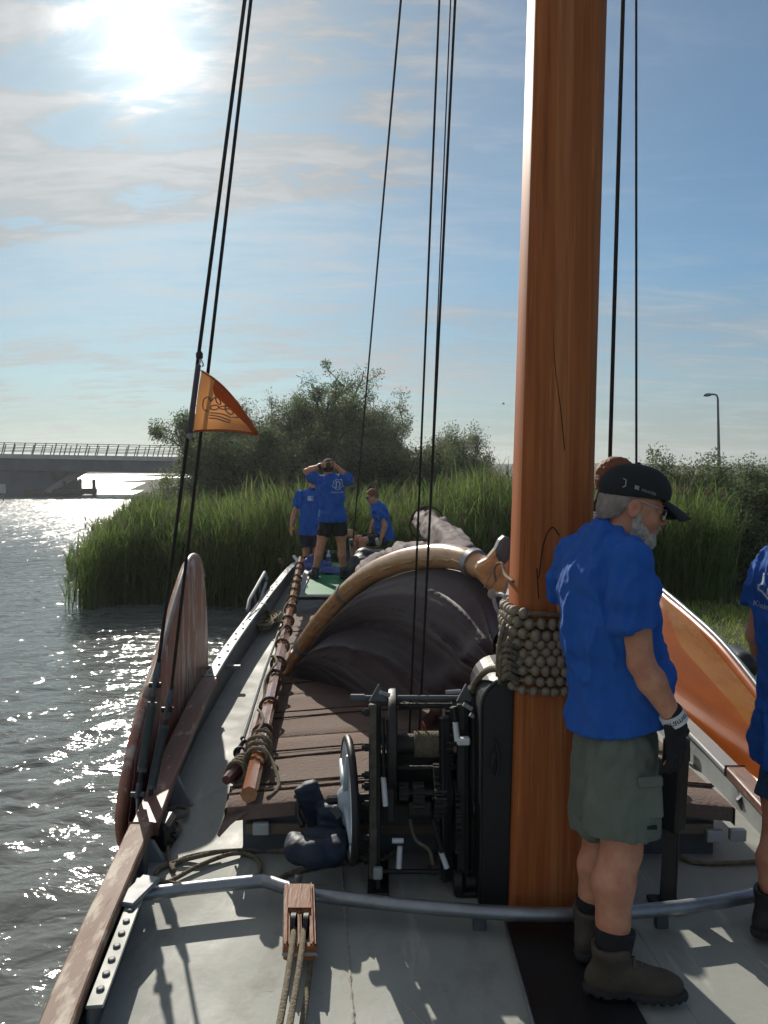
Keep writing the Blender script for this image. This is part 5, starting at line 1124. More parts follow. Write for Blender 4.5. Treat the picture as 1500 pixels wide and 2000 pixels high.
# ================================================================ people
skin_m = M('skin', (.64, .31, .195), (.52, .21, .125), scale=14, detail=8, rough=.5, rough2=.6, bump=.12, bscale=120, spec=.35, wear=((.50, .21, .15), 22, .56, .74))
shirt_m = M('royal_blue_cotton', (.016, .115, .48), (.012, .092, .40), scale=3, rough=.85, bump=.2, bscale=260)
def frame(f, up=(0, 0, 1)):
    f = Vector(f).normalized(); l = Vector(up).cross(f).normalized(); u = f.cross(l); return l, f, u     # left, forward, up
def A3(l, f, u): return np.array([list(l), list(f), list(u)]).T
def hand(S, w, d, side, palm, k=.006, curl=.5, sc_=1.0, spread=.012):
    """palm and five fingers: w wrist, d direction of the fingers, side = thumb side, palm = palm normal (fingers curl that way)"""
    d = Vector(d).normalized(); side = Vector(side); side = (side - d * side.dot(d)).normalized(); palm = Vector(palm); palm = (palm - d * palm.dot(d) - side * palm.dot(side)).normalized()
    A = A3(side, d, palm); S.rbox(w + d * .05 * sc_, (.040 * sc_, .05 * sc_, .014 * sc_), .013 * sc_, A, .015)
    for i, L_ in enumerate((.070, .078, .072, .056)):
        o = w + d * .096 * sc_ + side * (.030 - .020 * i) * sc_; dd = (d + side * (.5 - .33 * i) * spread * 8).normalized(); pts = [o - d * .01]; q = o; dirn = dd
        for sg, fr in enumerate((.45, .3, .25)):
            dirn = (dirn + palm * curl * (.35 + .35 * sg)).normalized(); q = q + dirn * L_ * fr * sc_; pts.append(q)
        S.chain(pts, [.0095 * sc_, .0088 * sc_, .0080 * sc_, .0068 * sc_], k)
    o = w + d * .025 * sc_ + side * .034 * sc_; q1 = o + (d * .6 + side * .7 + palm * .25).normalized() * .038 * sc_; q2 = q1 + (d * .9 + side * .15 + palm * .45).normalized() * .032 * sc_
    S.chain([o, q1, q2], [.014 * sc_, .011 * sc_, .0085 * sc_], .01)
def head(S, c, f, vox, s=1.0, up=(0, 0, 1)):
    l, f, u = frame(f, up); f2 = f; A = A3(l, f, u); q = lambda a, b, d: c + l * a * s + f * b * s + u * d * s
    S.ell(q(0, -.012, .025), (.076 * s, .096 * s, .092 * s), A, .02); S.ell(q(0, .022, -.03), (.060 * s, .068 * s, .085 * s), A, .03)
    S.ell(q(0, .055, -.085), (.036 * s, .030 * s, .028 * s), A, .025)                                             # chin
    S.chain([q(0, .086, .005), q(0, .104, -.028)], [.010 * s, .014 * s], .014); S.ell(q(.012, .094, -.034), (.010 * s,) * 3, A, .008); S.ell(q(-.012, .094, -.034), (.010 * s,) * 3, A, .008)
    for sd in (-1, 1):
        S.ell(q(sd * .032, .092, .006), (.017 * s, .013 * s, .011 * s), A, .008, sub=True); S.ell(q(sd * .032, .080, .005), (.013 * s,) * 3, A, .004)   # socket and eyeball
        S.ell(q(sd * .030, .084, .027), (.026 * s, .012 * s, .008 * s), A, .012)                                  # brow
        S.ell(q(sd * .077, -.008, -.005), (.010 * s, .020 * s, .032 * s), A, .006); S.ell(q(sd * .085, -.002, -.003), (.006 * s, .010 * s, .016 * s), A, .004, sub=True)
        S.ell(q(sd * .040, .062, -.032), (.022 * s, .022 * s, .024 * s), A, .02)
    S.ell(q(0, .088, -.058), (.024 * s, .012 * s, .006 * s), A, .008); S.ell(q(0, .086, -.069), (.021 * s, .012 * s, .007 * s), A, .008)
    return l, f, u, A, q
def person(name, label, J, vox=.008, shirt=shirt_m, shorts=None, sock=None, shoe=None, skin=skin_m, k=.02, belly=0., hand_kw=None, foot_dir=None, wr=.012, hs=1.0, tw=1.0, knee_hem=.55, scale_leg=1.0, group=None, boots=False, gloves=None, sleeve=.62, sock_h=.24):
    base = Vector(((J['AL'].x + J['AR'].x) / 2, (J['AL'].y + J['AR'].y) / 2, J.get('floor', min(J['AL'].z, J['AR'].z) - .09)))
    t = thing(name, label, 'person', base, group)
    S = SDF(vox); fd = J['face']; l, f, u, A, q = head(S, J['H'], fd, vox, hs, J.get('hup', (0, 0, 1)))
    S.cone(J['H'] - Vector(fd) * .015 - V(0, 0, .05), .058 * hs, J['N'] - V(0, 0, .02), .058, .02)
    S.chain([J['SL'], J['N'] - V(0, 0, .03), J['SR']], [.04, .045, .04], .02)
    S.chain([J['N'] - V(0, 0, .06), (J['N'] + J['P']) / 2, J['P']], [.06, .09, .09], .03)
    for s in 'LR':
        sh, el, wri = J['S' + s], J['E' + s], J['W' + s]; S.chain([sh, sh.lerp(el, .35), el], [.05, .052, .041], .02); S.chain([el, el.lerp(wri, .3), wri], [.041, .045, .029], .02)
        hp, kn, an = J['H' + s], J['K' + s], J['A' + s]; S.chain([hp, hp.lerp(kn, .5), kn], [.085 * scale_leg, .078 * scale_leg, .058 * scale_leg], .03)
        back = -Vector(J['toe' + s]).normalized() * .018; S.chain([kn, kn.lerp(an, .28) + back, kn.lerp(an, .62) + back * .5, an], [.055 * scale_leg, .060 * scale_leg, .047 * scale_leg, .036], .02)
        td = Vector(J['toe' + s]).normalized(); S.chain([an - V(0, 0, .02), an + td * .12 - V(0, 0, .06)], [.036, .03], .02)
        hk = J['hand' + s]; hand(S, wri, hk[0], hk[1], hk[2], curl=hk[3] if len(hk) > 3 else .35, k=.005)
    S.build('body', skin, t)
    # shirt: torso, sleeves, hem
    G = SDF(vox); N, Pv = J['N'], J['P']; tl = (J['SL'] - J['SR']).normalized(); tu = (N - Pv).normalized(); tf = tl.cross(tu).normalized(); TA = A3(tl, tf, tu)
    mid = lambda a: Pv.lerp(N, a)
    G.ell(mid(.80) - tf * .005, (.185 * tw, .118 * tw, .14), TA, .05); G.ell(mid(.55), (.178 * tw, .122 * tw + belly * .5, .20), TA, .06)
    G.ell(mid(.25) + tf * belly * .7, (.172 * tw + belly * .2, .118 * tw + belly * .75, .22), TA, .06); G.ell(mid(-.02) + tf * belly * .2, (.190 * tw, .138 * tw + belly * .3, .19), TA, .06); G.ell(mid(-.13) + tf * belly * .2, (.182 * tw, .138 * tw + belly * .2, .12), TA, .05)
    G.chain([J['SL'], N - tu * .035, J['SR']], [.062, .068, .062], .04); G.cone(N - tu * .03, .078, N + (J['H'] - N).normalized() * .022, .066, .03)
    for s in 'LR':
        sh, el = J['S' + s], J['E' + s]; e = sh.lerp(el, sleeve); dd = (el - sh).normalized(); G.cone(sh, .066, sh.lerp(el, .3), .068, .03); G.cone(sh.lerp(el, .3), .068, e + (el - sh) * .12, .078, .03, cap=(e, dd))
    hem = mid(J.get('hemt', -.16)); hd = Vector(J.get('hem', -tu)); G.cut(hem, hd, hem - V(.45, .45, .3), hem + V(.45, .45, .16))
    nd = (J['H'] - N).normalized(); G.cone(N + nd * .035, .056, N + nd * .2, .075, .008, sub=True); 0
    sc0 = np.array([11., 11., 4.])
    def wrinkle(v, n):
        a = fbm((v + .06 * fbm(v * 5, 2)[:, None]) * sc0, 3); b_ = fbm((v @ np.array([[.8, 0, .6], [0, 1, 0], [-.6, 0, .8]])) * np.array([7., 7., 17.]) + 9, 2)
        return v + n * (((1 - np.abs(2 * a - 1)) ** 3 - .3) * wr * 2.6 + (np.abs(2 * b_ - 1) - .25) * wr * 1.3 + (np.abs(2 * fbm(v * np.array([34., 34., 22.]), 2) - 1) - .3) * .0045)[:, None]
    hz_ = float((Vector(hem)).z)
    wr0 = wrinkle
    def wrinkle(v, n):
        q = wr0(v, n); keep = np.clip((v[:, 2] - hz_) / .05, 0, 1)[:, None]; q[:, 2:] = v[:, 2:] + (q[:, 2:] - v[:, 2:]) * keep; return q
    sh_o = G.build('shirt', shirt, t, wrinkle)
    # shorts
    if shorts:
        G = SDF(vox); G.ell(Pv + V(0, 0, -.03), (.150 * tw, .105 * tw + belly * .25, .13), TA, .05)
        for s in 'LR':
            hp, kn = J['H' + s], J['K' + s]; e = hp.lerp(kn, knee_hem); dd = (kn - hp).normalized(); G.cone(hp, .106 * scale_leg, e + (kn - hp) * .1, .108 * scale_leg, .03, cap=(e, dd))
        J['shorts_o'] = G.build('shorts', shorts, t, lambda v, n: v + n * ((np.abs(2 * fbm(v * np.array([12., 12., 8.]) + 5, 3) - 1) - .3) * wr * 2.4)[:, None])
    if sock:
        for s in 'LR':
            an, kn = J['A' + s], J['K' + s]; SDF(min(vox, .008)).cone(an - V(0, 0, .03), .047, an.lerp(kn, sock_h), .060 * max(1, scale_leg), .01).cut(an.lerp(kn, sock_h - .01), kn - an).build('sock', sock, t)
    if shoe:
        for s in 'LR':
            an = J['A' + s]; td = Vector(J['toe' + s]); td.z = 0; td.normalize(); lf = V(0, 0, 1).cross(td); fl = an - V(0, 0, .09); Ash = A3(lf, td, V(0, 0, 1)); h = min(vox, .007); hi = .045 if boots else .0
            G = SDF(h); G.ell(fl + td * .13 + V(0, 0, .045), (.052, .105, .048), Ash, .03); G.ell(fl - td * .03 + V(0, 0, .05), (.043, .062, .055), Ash, .03); G.cone(fl - td * .005 + V(0, 0, .06), .048 + hi * .1, fl - td * .005 + V(0, 0, .09 + hi * 1.4), .051 + hi * .32, .03); G.ell(fl + td * .06 + V(0, 0, .07), (.044, .07, .045), Ash, .03)
            G.cone(fl - td * .01 + V(0, 0, .09 + hi), .043, fl - td * .012 + V(0, 0, .2 + hi), .044, .004, sub=True); G.cut(fl + V(0, 0, .022), (0, 0, -1)); G.cut(fl + V(0, 0, .115 + hi * 1.3), V(0, 0, 1) + td * -.12)
            so_ = G.build('shoe', shoe, t)
            G = SDF(min(h, .005)); G.ell(fl + td * .135 + V(0, 0, .014), (.060, .115, .04), Ash, .03); G.ell(fl - td * .02 + V(0, 0, .014), (.050, .078, .04), Ash, .03); G.cut(fl + V(0, 0, .032), (0, 0, 1)); G.cut(fl + V(0, 0, .001), (0, 0, -1)); [G.rbox(fl + td * yy_ + V(0, 0, .0), (.08, .006, .010), .003, Ash, .002, sub=True) for yy_ in ((-.07, -.04, .0, .05, .08, .11, .14, .17, .20, .225) if boots else ())]
            b2 = G.build('sole', M('rubber_sole', (.03, .03, .03), rough=.8), t); b2.parent = so_; b2.location = (0, 0, 0)
            # so_ sits at the thing's origin, so the sole keeps its place
            lm_ = M('shoe_lace', (.16, .15, .13), rough=.8)
            m = MB()
            for r_ in range(5):
                z = .075 + .012 * r_ + hi * .15 * r_; y = .115 - .024 * r_; m.tube([fl + lf * -.028 + td * y + V(0, 0, z), fl + td * (y + .006) + V(0, 0, z + .018), fl + lf * .028 + td * (y + .004) + V(0, 0, z)], .0035, 5)
            if vox < .007: o = m.build('lace', lm_, t); o.parent = so_; o.location = (0, 0, 0)
    return t, sh_o, (l, f, u, A, q)
def hair(t, H, f, s, mat, vox, up=(0, 0, 1), low=-.02, fw=.05, thick=.008, rough_=.006):
    l, f, u = frame(f, up); A = A3(l, f, u); q = lambda a, b, d: H + l * a * s + f * b * s + u * d * s
    G = SDF(vox); G.ell(q(0, -.014, .03), ((.078 + thick) * s, (.097 + thick) * s, (.092 + thick) * s), A, .01); G.ell(q(0, -.06, -.02), (.066 * s, .050 * s, .06 * s), A, .02)
    G.cut(q(0, fw, .03), f * .8 - u * .55); G.cut(q(0, -.03, low), -u * .9 + f * .45)
    return G.build('hair', mat, t, lambda v, n: v + n * ((fbm(v * 70, 2) - .5) * rough_ * 2)[:, None])
def decal(name, o, polys, origin, ux, uz, dirn, mat, parent, off=.003):
    """flat print pushed onto a surface: polys = list of (verts2d, faces)"""
    dg = bpy.context.evaluated_depsgraph_get(); me = o.data; M4 = Matrix.Translation(wloc(o)); bv = BVHTree.FromPolygons([M4 @ v.co for v in me.vertices], [tuple(p.vertices) for p in me.polygons])
    m = MB(); dirn = Vector(dirn).normalized()
    for vs, fs in polys:
        out = []
        for (a, b) in vs:
            p = origin + ux * a + uz * b; h = bv.ray_cast(p - dirn * .5, dirn); out.append((h[0] if h[0] is not None else p) - dirn * off)
        m.add(out, fs)
    return m.build(name, mat, parent)
def stroke(pts, w, closed=True, n=3):
    """polyline as a ribbon of quads"""
    P2 = []; N_ = len(pts); rng_ = range(N_ if closed else N_ - 1); vs = []; fs = []
    for i in rng_:
        a = Vector((*pts[i], 0)); b = Vector((*pts[(i + 1) % N_], 0)); d = (b - a); L_ = d.length; d.normalize(); nn = Vector((-d.y, d.x, 0)) * w / 2; a2 = a - d * w * .45; b2 = b + d * w * .45
        k = max(1, int(L_ / .02)); base = len(vs)
        for j in range(k + 1):
            p = a2.lerp(b2, j / k); vs += [(p.x + nn.x, p.y + nn.y), (p.x - nn.x, p.y - nn.y)]
        fs += [(base + 2 * j, base + 2 * j + 1, base + 2 * j + 3, base + 2 * j + 2) for j in range(k)]
    return vs, fs
def text_poly(txt, size):
    cu = bpy.data.curves.new('txt', 'FONT'); cu.body = txt; cu.size = size; cu.align_x = 'CENTER'; cu.resolution_u = 2; ob = bpy.data.objects.new('txt', cu); COL.objects.link(ob)
    dg = bpy.context.evaluated_depsgraph_get(); me = ob.evaluated_get(dg).to_mesh(); vs = [(v.co.x, v.co.y) for v in me.vertices]; fs = [tuple(p.vertices) for p in me.polygons]
    ob.evaluated_get(dg).to_mesh_clear(); bpy.data.objects.remove(ob); bpy.data.curves.remove(cu); return vs, fs
shield = [(.0, -.068), (.045, -.030), (.062, -.030), (.062, -.016), (.052, -.008), (.050, .025), (.046, .060), (.036, .062), (.026, .054), (.002, .054), (-.012, .062), (-.020, .060), (-.026, .046), (-.046, .040), (-.046, .0), (-.062, -.012), (-.060, -.028), (-.044, -.032)]
dlet = [(-.018, -.034), (.006, -.034), (.024, -.018), (.026, .008), (.018, .026), (.002, .034), (-.014, .034)]
def logo(o, parent, origin, ux, uz, dirn, s):
    pr = M('shirt_print', (.62, .68, .78), rough=.8)
    decal('print', o, [stroke([(a * s, b * s) for a, b in shield], .0085 * s), stroke([(a * s, b * s) for a, b in dlet], .013 * s)], origin, ux, uz, dirn, pr, parent)
    vs, fs = text_poly('Kleinmuller', .034 * s); decal('print_text', o, [([(a, b - .105 * s) for a, b in vs], fs)], origin, ux, uz, dirn, pr, parent)
khaki = M('olive_shorts', (.16, .182, .148), (.12, .14, .115), scale=5, rough=.85, bump=.3, bscale=180)
blk_cl = M('black_cloth', (.014, .015, .017), (.010, .011, .012), scale=6, rough=.8, bump=.3, bscale=150)
jean = M('blue_denim', (.03, .085, .17), (.02, .06, .13), scale=30, rough=.85, bump=.4, bscale=150)
boot_m = M('brown_boot', (.085, .066, .045), (.055, .043, .03), scale=14, rough=.7, bump=.4, bscale=60)
sneak = M('dark_sneaker', (.03, .04, .045), (.02, .026, .03), scale=20, rough=.7, bump=.3)
grey_hair = M('grey_beard', (.56, .51, .46), (.33, .28, .24), scale=60, rough=.8, bump=.7, bscale=120)
gin_hair = M('ginger_hair', (.24, .085, .03), (.15, .05, .018), scale=60, rough=.6, bump=.7, bscale=120)
drk_hair = M('dark_hair', (.05, .03, .02), (.03, .018, .012), scale=60, rough=.6, bump=.6, bscale=120)

# ---- bearded man in the foreground
Yb = 2.67
J = dict(H=P(1234, 990, y=2.66), N=P(1178, 1048, y=2.68), face=V(.97, -.10, -.20), hup=(.22, 0, 1), SL=P(1118, 1092, y=2.83), SR=P(1228, 1100, y=2.52),
         EL=P(1106, 1190, y=3.0), WL=P(1160, 1210, y=2.96), ER=P(1252, 1295, y=2.46), WR=P(1319, 1408, y=2.47), P=P(1200, 1405, y=2.67), HL=P(1182, 1462, y=2.74), HR=P(1214, 1462, y=2.61), hemt=-.01, hem=V(.22, 0, -1),
         KL=P(1176, 1640, y=2.77), KR=P(1214, 1660, y=2.56), AL=P(1154, 1818, y=2.74), AR=P(1196, 1862, y=2.51), toeL=V(.55, .8, 0), toeR=V(.98, -.12, 0), floor=.0,
         handL=(V(.8, .2, -.3), V(0, 0, 1), V(0, -1, 0)), handR=(V(.05, 0, -1), V(.75, .55, 0), V(-.4, .8, 0), .55))
for s in 'LR': J['A' + s].z = .115
t, sho, (l, f, u, A, q) = person('person', 'bearded man in blue T-shirt, olive shorts and black cap beside the mast', J, vox=.0062, shorts=khaki, sock=blk_cl, shoe=boot_m, belly=.055, wr=.011, tw=1.02, knee_hem=.84, scale_leg=1.16, boots=True, sleeve=.66, sock_h=.34, hs=1.07)
# glove on the right hand
G = SDF(.0055); wri = J['WR']; hk = J['handR']; hand(G, wri + V(0, 0, .002), hk[0], hk[1], hk[2], curl=hk[3], sc_=1.15); G.cone(wri + V(-.012, .0, .03), .036, wri + V(0, 0, -.02), .034, .02)
G.build('glove', blk_cl, t)
cf = V(*hk[0]).normalized(); ca = (J['ER'] - wri).normalized()
wbm = MB().lathe(wri - ca * .005, ca, [(0, .040), (.001, .043), (.034, .042), (.035, .039)], 22).build('wristband', white_m, t, smooth=True)
# text on the band runs round it
vs, fs = text_poly('kramer', .03); bl, bf, bu = frame(ca, (0, -1, 0)); out = []
for a_, b_ in vs:
    an = a_ / .043; rad = (V(0, -1, 0) - ca * V(0, -1, 0).dot(ca)).normalized(); sdv_ = ca.cross(rad); out.append(wri + ca * (.022 - b_) + (rad * math.cos(an) + sdv_ * math.sin(an)) * .0440)
o = MB().add(out, fs).build('band_text', M('print_black', (.02, .02, .025), rough=.8), t); 
# hair, beard, cap, glasses
hair(t, J['H'], J['face'], 1.07, M('grey_stubble', (.34, .29, .255), (.20, .165, .145), scale=28, rough=.85, bump=.8, bscale=90), .0055, J['hup'], low=-.03, fw=.0, thick=.0015, rough_=.002)
G = SDF(.005); G.ell(q(0, .060, -.088), (.046, .040, .042), A, .02); G.ell(q(.046, .026, -.072), (.020, .030, .034), A, .02); G.ell(q(-.046, .026, -.072), (.020, .030, .034), A, .02); G.ell(q(0, .055, -.115), (.034, .032, .032), A, .02); G.ell(q(-.063, .008, -.042), (.010, .013, .032), A, .012); G.ell(q(.063, .008, -.042), (.010, .013, .032), A, .012)
G.ell(q(0, .094, -.050), (.026, .010, .008), A, .01); G.ell(q(0, .105, -.066), (.022, .014, .007), A, .006, sub=True)
G.build('beard', grey_hair, t, lambda v, n: v + n * ((fbm(v * np.array([60., 60., 30.]), 3) - .45) * .016)[:, None])
cap_m = M('black_cap_cotton', (.012, .016, .018), (.009, .012, .014), scale=8, rough=.75, bump=.25, bscale=200)
G = SDF(.005); G.ell(q(0, -.008, .052), (.095, .118, .094), A, .01); G.ell(q(0, .040, .058), (.075, .073, .073), A, .03); G.cut(q(0, 0, .032), -u + f * .10)
cap = G.build('cap', cap_m, t)
rows = []
for i in range(15):
    a_ = -1.05 + 2.1 * i / 14; rows.append([q(math.sin(a_) * (.074 + .012 * r_), .062 + .026 * math.cos(a_) + r_ * .098 * math.cos(a_ * .85), .046 - .026 * r_ - .022 * (math.sin(a_) ** 2) - .016 * r_ * r_) for r_ in np.linspace(0, 1, 7)])
m = MB().grid(rows).grid([[p - u * .005 for p in r_] for r_ in rows], flip=True).grid([[r_[-1], r_[-1] - u * .005] for r_ in rows]); ob = m.build('cap_brim', cap_m, t, smooth='all'); ob.parent = cap; ob.location = (0, 0, 0)
MB().lathe(q(0, -.008, .139), u, [(0, .009), (.004, .008), (.007, .003)], 10).build('cap_button', cap_m, t, smooth=True)
wl_ = M('cap_print', (.30, .36, .38), rough=.7)
vs, fs = text_poly('KRAMER', .0135); dv = l        # the right side of the cap faces -l
cap_d = lambda nm, polys: decal(nm, cap, polys, q(-.02, .002, .058), f * 1.0 + u * -.12, u, l, wl_, t, .0025)
cap_d('cap_text', [([(a + .022, b - .006) for a, b in vs], fs)]); cap_d('cap_logo', [([(-.028, -.006), (-.012, -.006), (-.015, .001), (-.012, .007), (-.028, .007)], [(0, 1, 2, 3, 4)])])
cap_d('cap_clasp', [stroke([(-.066, .016), (-.058, .014), (-.057, -.006), (-.064, -.012)], .0035, closed=False)])
gm = M('glasses_metal', (.5, .5, .52), rough=.3, metal=.8)
for sd in (-1, 1):
    MB().tube([q(sd * .079, -.002, .024), q(sd * .078, .05, .014), q(sd * .066, .092, .008)], .0022, 6).build('temple_arm', gm, t, smooth='all')
    MB().tube([q(sd * (.038 + .028 * math.cos(a)), .103 - .010 * abs(math.cos(a)), -.006 + .020 * math.sin(a)) for a in np.linspace(0, 6.28, 18)[:-1]], .0018, 5, closed=True).build('lens_rim', gm, t, smooth='all')
    gl = bpy.data.materials.get('lens_glass') or M('lens_glass', (.9, .93, .95), rough=.05)
    gl.node_tree.nodes['Principled BSDF'].inputs['Transmission Weight'].default_value = .9
    MB().add([q(sd * (.038 + .027 * math.cos(a)), .103 - .010 * abs(math.cos(a)), -.006 + .019 * math.sin(a)) for a in np.linspace(0, 6.28, 15)[:-1]], [tuple(range(14))]).build('lens', gl, t)
MB().tube([q(-.010, .104, -.002), q(0, .108, .001), q(.010, .104, -.002)], .0018, 5).build('nose_bridge', gm, t, smooth='all')
# shorts details: cargo pocket and label
so_ = J['shorts_o']
MB().box(P(1272, 1562, y=2.485), (.075, .02, .13), Matrix.Rotation(R(-4), 3, 'Y')).build('cargo_pocket', khaki, t, bevel=.008)
MB().box(P(1270, 1527, y=2.478), (.082, .022, .035), Matrix.Rotation(R(-4), 3, 'Y')).build('pocket_flap', khaki, t, bevel=.006); MB().box(P(1273, 1616, y=2.475), (.034, .008, .012)).build('label_patch', blk_cl, t)

# ---- man at the right edge, back turned
J = dict(H=P(1574, 960, y=2.85), N=P(1574, 1045, y=2.84), face=V(.75, .65, -.05), SL=P(1506, 1130, y=2.98), SR=P(1654, 1135, y=2.66), EL=P(1480, 1240, y=3.0), WL=P(1514, 1330, y=3.12), ER=P(1664, 1310, y=2.62), WR=P(1704, 1420, y=2.7),
         P=P(1574, 1440, y=2.84), HL=P(1544, 1480, y=2.92), HR=P(1604, 1480, y=2.76), KL=P(1520, 1640, y=2.9), KR=P(1604, 1650, y=2.75), AL=P(1508, 1800, y=2.85), AR=P(1604, 1840, y=2.7), toeL=V(.9, .4, 0), toeR=V(.9, .2, 0), floor=0.,
         handL=(V(.5, .2, -1), V(.5, .8, 0), V(.5, -.5, 0)), handR=(V(.1, 0, -1), V(.7, .6, 0), V(-.3, .7, 0)))
for s in 'LR': J['A' + s].z = .115
t, sho, hq = person('person', 'man cut off by the right edge, blue printed T-shirt and denim shorts', J, vox=.0075, shorts=jean, sock=blk_cl, shoe=M('black_boot', (.02, .019, .018), rough=.6, bump=.3), tw=1.08, wr=.012, knee_hem=.52, boots=True, sleeve=.5)
hair(t, J['H'], J['face'], 1.0, drk_hair, .008)
back = V(.55, .80, 0).normalized(); logo(sho, t, P(1484, 1168, y=2.55), V(.80, -.55, -.05).normalized(), V(.12, 0, 1).normalized(), back, .92)

# ---- man hidden behind the bearded man, gloved hand at his head
J = dict(H=P(1208, 942, y=3.78), N=P(1208, 1005, y=3.8), face=V(1, .2, 0), SL=P(1180, 1052, y=3.97), SR=P(1196, 1056, y=3.6), EL=P(1150, 1075, y=3.5), WL=P(1164, 1000, y=3.62), ER=P(1200, 1170, y=3.6), WR=P(1230, 1250, y=3.62),
         P=P(1200, 1270, y=3.8), HL=P(1196, 1300, y=3.9), HR=P(1204, 1300, y=3.7), KL=P(1196, 1420, y=3.9), KR=P(1204, 1420, y=3.7), AL=V(P(1190, 1500, y=3.9).x, 3.9, .39), AR=V(P(1205, 1500, y=3.7).x, 3.7, .40), toeL=V(1, .2, 0), toeR=V(1, -.1, 0), floor=.29,
         handL=(V(0, 0, -1), V(.4, .8, 0), V(-.6, .4, 0)), handR=(V(0, 0, -1), V(.4, .8, 0), V(-.6, .4, 0)))
J['ER'], J['WR'] = P(1147, 1072, y=3.55), P(1164, 1003, y=3.62); J['EL'], J['WL'] = P(1200, 1170, y=4.0), P(1225, 1250, y=3.98)
J['handR'] = (V(.3, .15, .9), V(.5, .8, 0), V(.9, .1, -.3))
t, sho, hq = person('person', 'ginger-haired man mostly hidden behind the black cap, gloved hand raised', J, vox=.009, shorts=blk_cl, sock=blk_cl, shoe=sneak, wr=.012, knee_hem=.55)
hair(t, J['H'], J['face'], 1.0, gin_hair, .005, thick=.006, rough_=.006)
G = SDF(.0065); hk = J['handR']; hand(G, J['WR'], *hk[:3], curl=.35, sc_=1.16); G.cone(J['WR'] - Vector(hk[0]).normalized() * .03, .040, J['WR'] + Vector(hk[0]).normalized() * .03, .038, .02); G.build('glove', blk_cl, t)
d_ = (J['WR'] - J['ER']).normalized(); MB().lathe(J['WR'] - d_ * .05, d_, [(0, .041), (.05, .042)], 18).build('glove_cuff', M('cuff_grey', (.3, .32, .34), rough=.7), t, smooth=True)
for k in range(3): MB().lathe(J['WR'] - d_ * (.044 - .014 * k), d_, [(0, .0432), (.006, .0432)], 18).build('cuff_stripe', white_m, t, smooth=True)

# ---- man standing on the green roof, hands behind his head
Ys = 10.8
def Q(px, py, dy=0.): return P(px, py, y=Ys + dy)
J = dict(H=Q(642, 914, .02), N=Q(643, 934), face=V(.05, 1, .1), SL=Q(617, 934, 0), SR=Q(676, 936, 0), EL=Q(598, 921, .02), WL=Q(629, 909, -.08), ER=Q(685, 938, .06), WR=Q(657, 911, -.02),
         P=Q(649, 1008), HL=Q(638, 1020), HR=Q(662, 1020), KL=Q(624, 1074, -.02), KR=Q(668, 1072, .02), AL=Q(615, 1116, -.03), AR=Q(671, 1120, .02), toeL=V(-.3, -.2, 0) + V(0, .9, 0), toeR=V(.25, .9, 0), floor=zc,
         handL=(V(1, -.05, .15), V(0, 0, 1), V(0, 1, 0), .25), handR=(V(-1, -.25, .1), V(0, 0, 1), V(0, 1, 0), .25), hem=(0, 0, -1))
J['AL'].z = J['AR'].z = zc + .10
t, sho, (l, f, u, A, q) = person('person', 'man standing on the green roof with his hands behind his head', J, vox=.012, shorts=blk_cl, sock=M('grey_sock', (.12, .13, .14), rough=.9), shoe=sneak, wr=.014, tw=1.0, knee_hem=.5, scale_leg=1.0)
hair(t, J['H'], J['face'], 1.0, drk_hair, .01)
G = SDF(.01); G.ell(q(0, -.008, .055), (.09, .11, .08), A, .01); G.cut(q(0, 0, .035), -u); G.build('cap', M('green_grey_cap', (.05, .065, .05), rough=.8), t)
d_ = (J['WL'] - J['EL']).normalized(); MB().lathe(J['WL'] - d_ * .045, d_, [(0, .042), (.04, .040)], 14).build('wristwatch', black_m, t, smooth=True)
logo(sho, t, Q(657, 947, -.4), V(1, 0, 0), V(0, 0, 1), V(0, 1, 0), 1.15)

# ---- man facing the camera behind him, sunglasses
Y2 = 12.5
def Q(px, py, dy=0.): return P(px, py, y=Y2 + dy)
J = dict(H=Q(613, 944), N=Q(611, 958), face=V(.25, -1, -.05), SL=Q(633, 966, 0), SR=Q(588, 966, 0), SRx=0, EL=Q(640, 1000, 0), WL=Q(636, 1030, 0), ER=Q(575, 1003, .02), WR=Q(569, 1028, -.08), P=Q(608, 1033), HL=Q(620, 1042), HR=Q(597, 1042),
         KL=Q(619, 1070, -.03), KR=Q(598, 1070, -.02), AL=Q(618, 1092, 0), AR=Q(596, 1092, 0), toeL=V(.2, -1, 0), toeR=V(-.2, -1, 0), handL=(V(0, -.2, -1), V(-.6, -.8, 0), V(-.7, .4, 0)), handR=(V(.0, -.2, -1), V(.6, -.8, 0), V(.7, .4, 0)), floor=zc - .03)
J['AL'].z = J['AR'].z = zc + .10
t, sho, (l, f, u, A, q) = person('person', 'man in sunglasses half hidden behind the man with raised arms', J, vox=.012, shorts=M('dark_trousers', (.02, .025, .035), rough=.85), shoe=sneak, wr=.014, tw=1.0, knee_hem=.98, belly=.03)
hair(t, J['H'], J['face'], 1.0, drk_hair, .01)
for sd in (-1, 1): MB().box(q(sd * .033, .100, .006), (.052, .014, .036), Matrix.Rotation(math.atan2(-.25, 1) * -1, 3, 'Z')).build('dark_lens', black_m, t, bevel=.006)
G = SDF(.008); G.ell(q(0, .06, -.085), (.044, .036, .03), A, .01); G.build('beard', drk_hair, t)
decal('badge', sho, [([(-.045, -.035), (.045, -.035), (.045, .04), (-.045, .04)], [(0, 1, 2, 3)])], Q(603, 975, -.4), V(1, 0, 0), V(0, 0, 1), V(0, 1, 0), M('badge_print', (.45, .55, .7), rough=.7), t, .008)

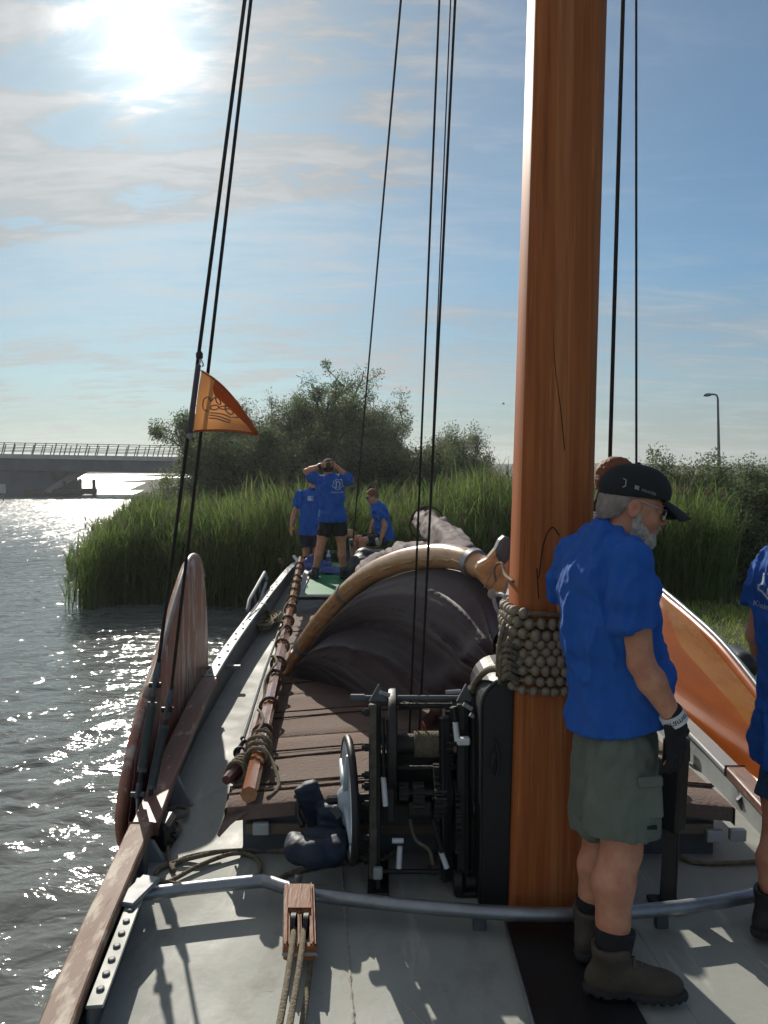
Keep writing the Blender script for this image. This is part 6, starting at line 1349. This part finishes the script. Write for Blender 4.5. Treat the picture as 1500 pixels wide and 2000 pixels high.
# ---- seated young man
Y3 = 13.0
def Q(px, py, dy=0.): return P(px, py, y=Y3 + dy)
J = dict(H=Q(727, 970), N=Q(737, 987), face=V(-.93, -.30, -.28), hup=(-.25, 0, 1), SL=Q(737, 996, -.16), SR=Q(746, 994, .17), EL=Q(752, 1026, -.20), WL=Q(744, 1054, -.22), ER=Q(729, 1022, .2), WR=Q(723, 1046, .15), P=Q(752, 1046), HL=Q(745, 1054, -.10), HR=Q(745, 1052, .10),
         KL=Q(707, 1056, -.22), KR=Q(693, 1052, .05), AL=Q(704, 1102, -.2), AR=Q(690, 1098, .05), toeL=V(-1, -.1, 0), toeR=V(-1, 0, 0), handL=(V(-.35, 0, -1), V(-.8, -.5, 0), V(-.3, .8, 0), .6), handR=(V(-.6, 0, -.8), V(-.7, -.7, 0), V(-.2, .9, -.2), .5))
t, sho, (l, f, u, A, q) = person('person', 'ginger-haired young man in sunglasses sitting at the stern', J, vox=.012, shorts=blk_cl, shoe=sneak, sock=blk_cl, wr=.016, tw=.93, knee_hem=.75, scale_leg=.95)
hair(t, J['H'], J['face'], 1.0, gin_hair, .008, J['hup'], thick=.012, rough_=.008)
for sd in (-1, 1): MB().lathe(q(sd * .034, .094, .003), f, [(0, .026), (.008, .026)], 12).build('dark_lens', black_m, t); MB().tube([q(sd * .077, 0, .012), q(sd * .06, .09, .008)], .004, 5).build('temple_arm', black_m, t)
can = thing('drink_can', 'small pale drink can in the seated man\'s hand'.replace("'s", ''), 'can', Q(738, 1062, -.25)); qc = Q(738, 1064, -.27)
MB().lathe(qc, (-.2, 0, 1), [(0, .026), (.01, .032), (.10, .032), (.112, .026)], 12).build('can_body', M('can_silver', (.5, .52, .5), rough=.3, metal=.6), can, smooth=True)
gull = thing('bird', 'tiny dark bird flying in the sky left of the mast', 'bird', P(983, 789, y=60))
m = MB(); c_ = P(983, 789, y=60)
m.tube([c_ + V(-.13, 0, .0), c_ + V(0, 0, .01), c_ + V(.13, 0, -.01)], [.01, .04, .01], 6); m.add([c_ + V(-.05, 0, .02), c_ + V(.05, 0, .02), c_ + V(.10, .1, .12), c_ + V(.02, .12, .13)], [(0, 1, 2, 3)]); m.add([c_ + V(-.05, 0, .02), c_ + V(.05, 0, .02), c_ + V(-.02, -.25, .03), c_ + V(-.1, -.24, .02)], [(0, 1, 2, 3)])
m.build('wings', black_m, gull)

# ================================================================ added thin haze volume that lifts the distant shadows
mb = MB(); mb.box((0, 240, 6.2), (1400, 700, 16.4)); hz_o = mb.build('fill_haze', None); hz_o['kind'] = 'stuff'
hm = bpy.data.materials.new('fill_haze_mat'); hm.use_nodes = True; ht = hm.node_tree; ht.nodes.clear()
pv = ht.nodes.new('ShaderNodeVolumePrincipled'); pv.inputs['Color'].default_value = (.92, .96, 1, 1); pv.inputs['Density'].default_value = .0006; pv.inputs['Anisotropy'].default_value = .5
hout = ht.nodes.new('ShaderNodeOutputMaterial'); ht.links.new(pv.outputs[0], hout.inputs['Volume']); hz_o.data.materials.append(hm)
SC.cycles.volume_bounces = 0
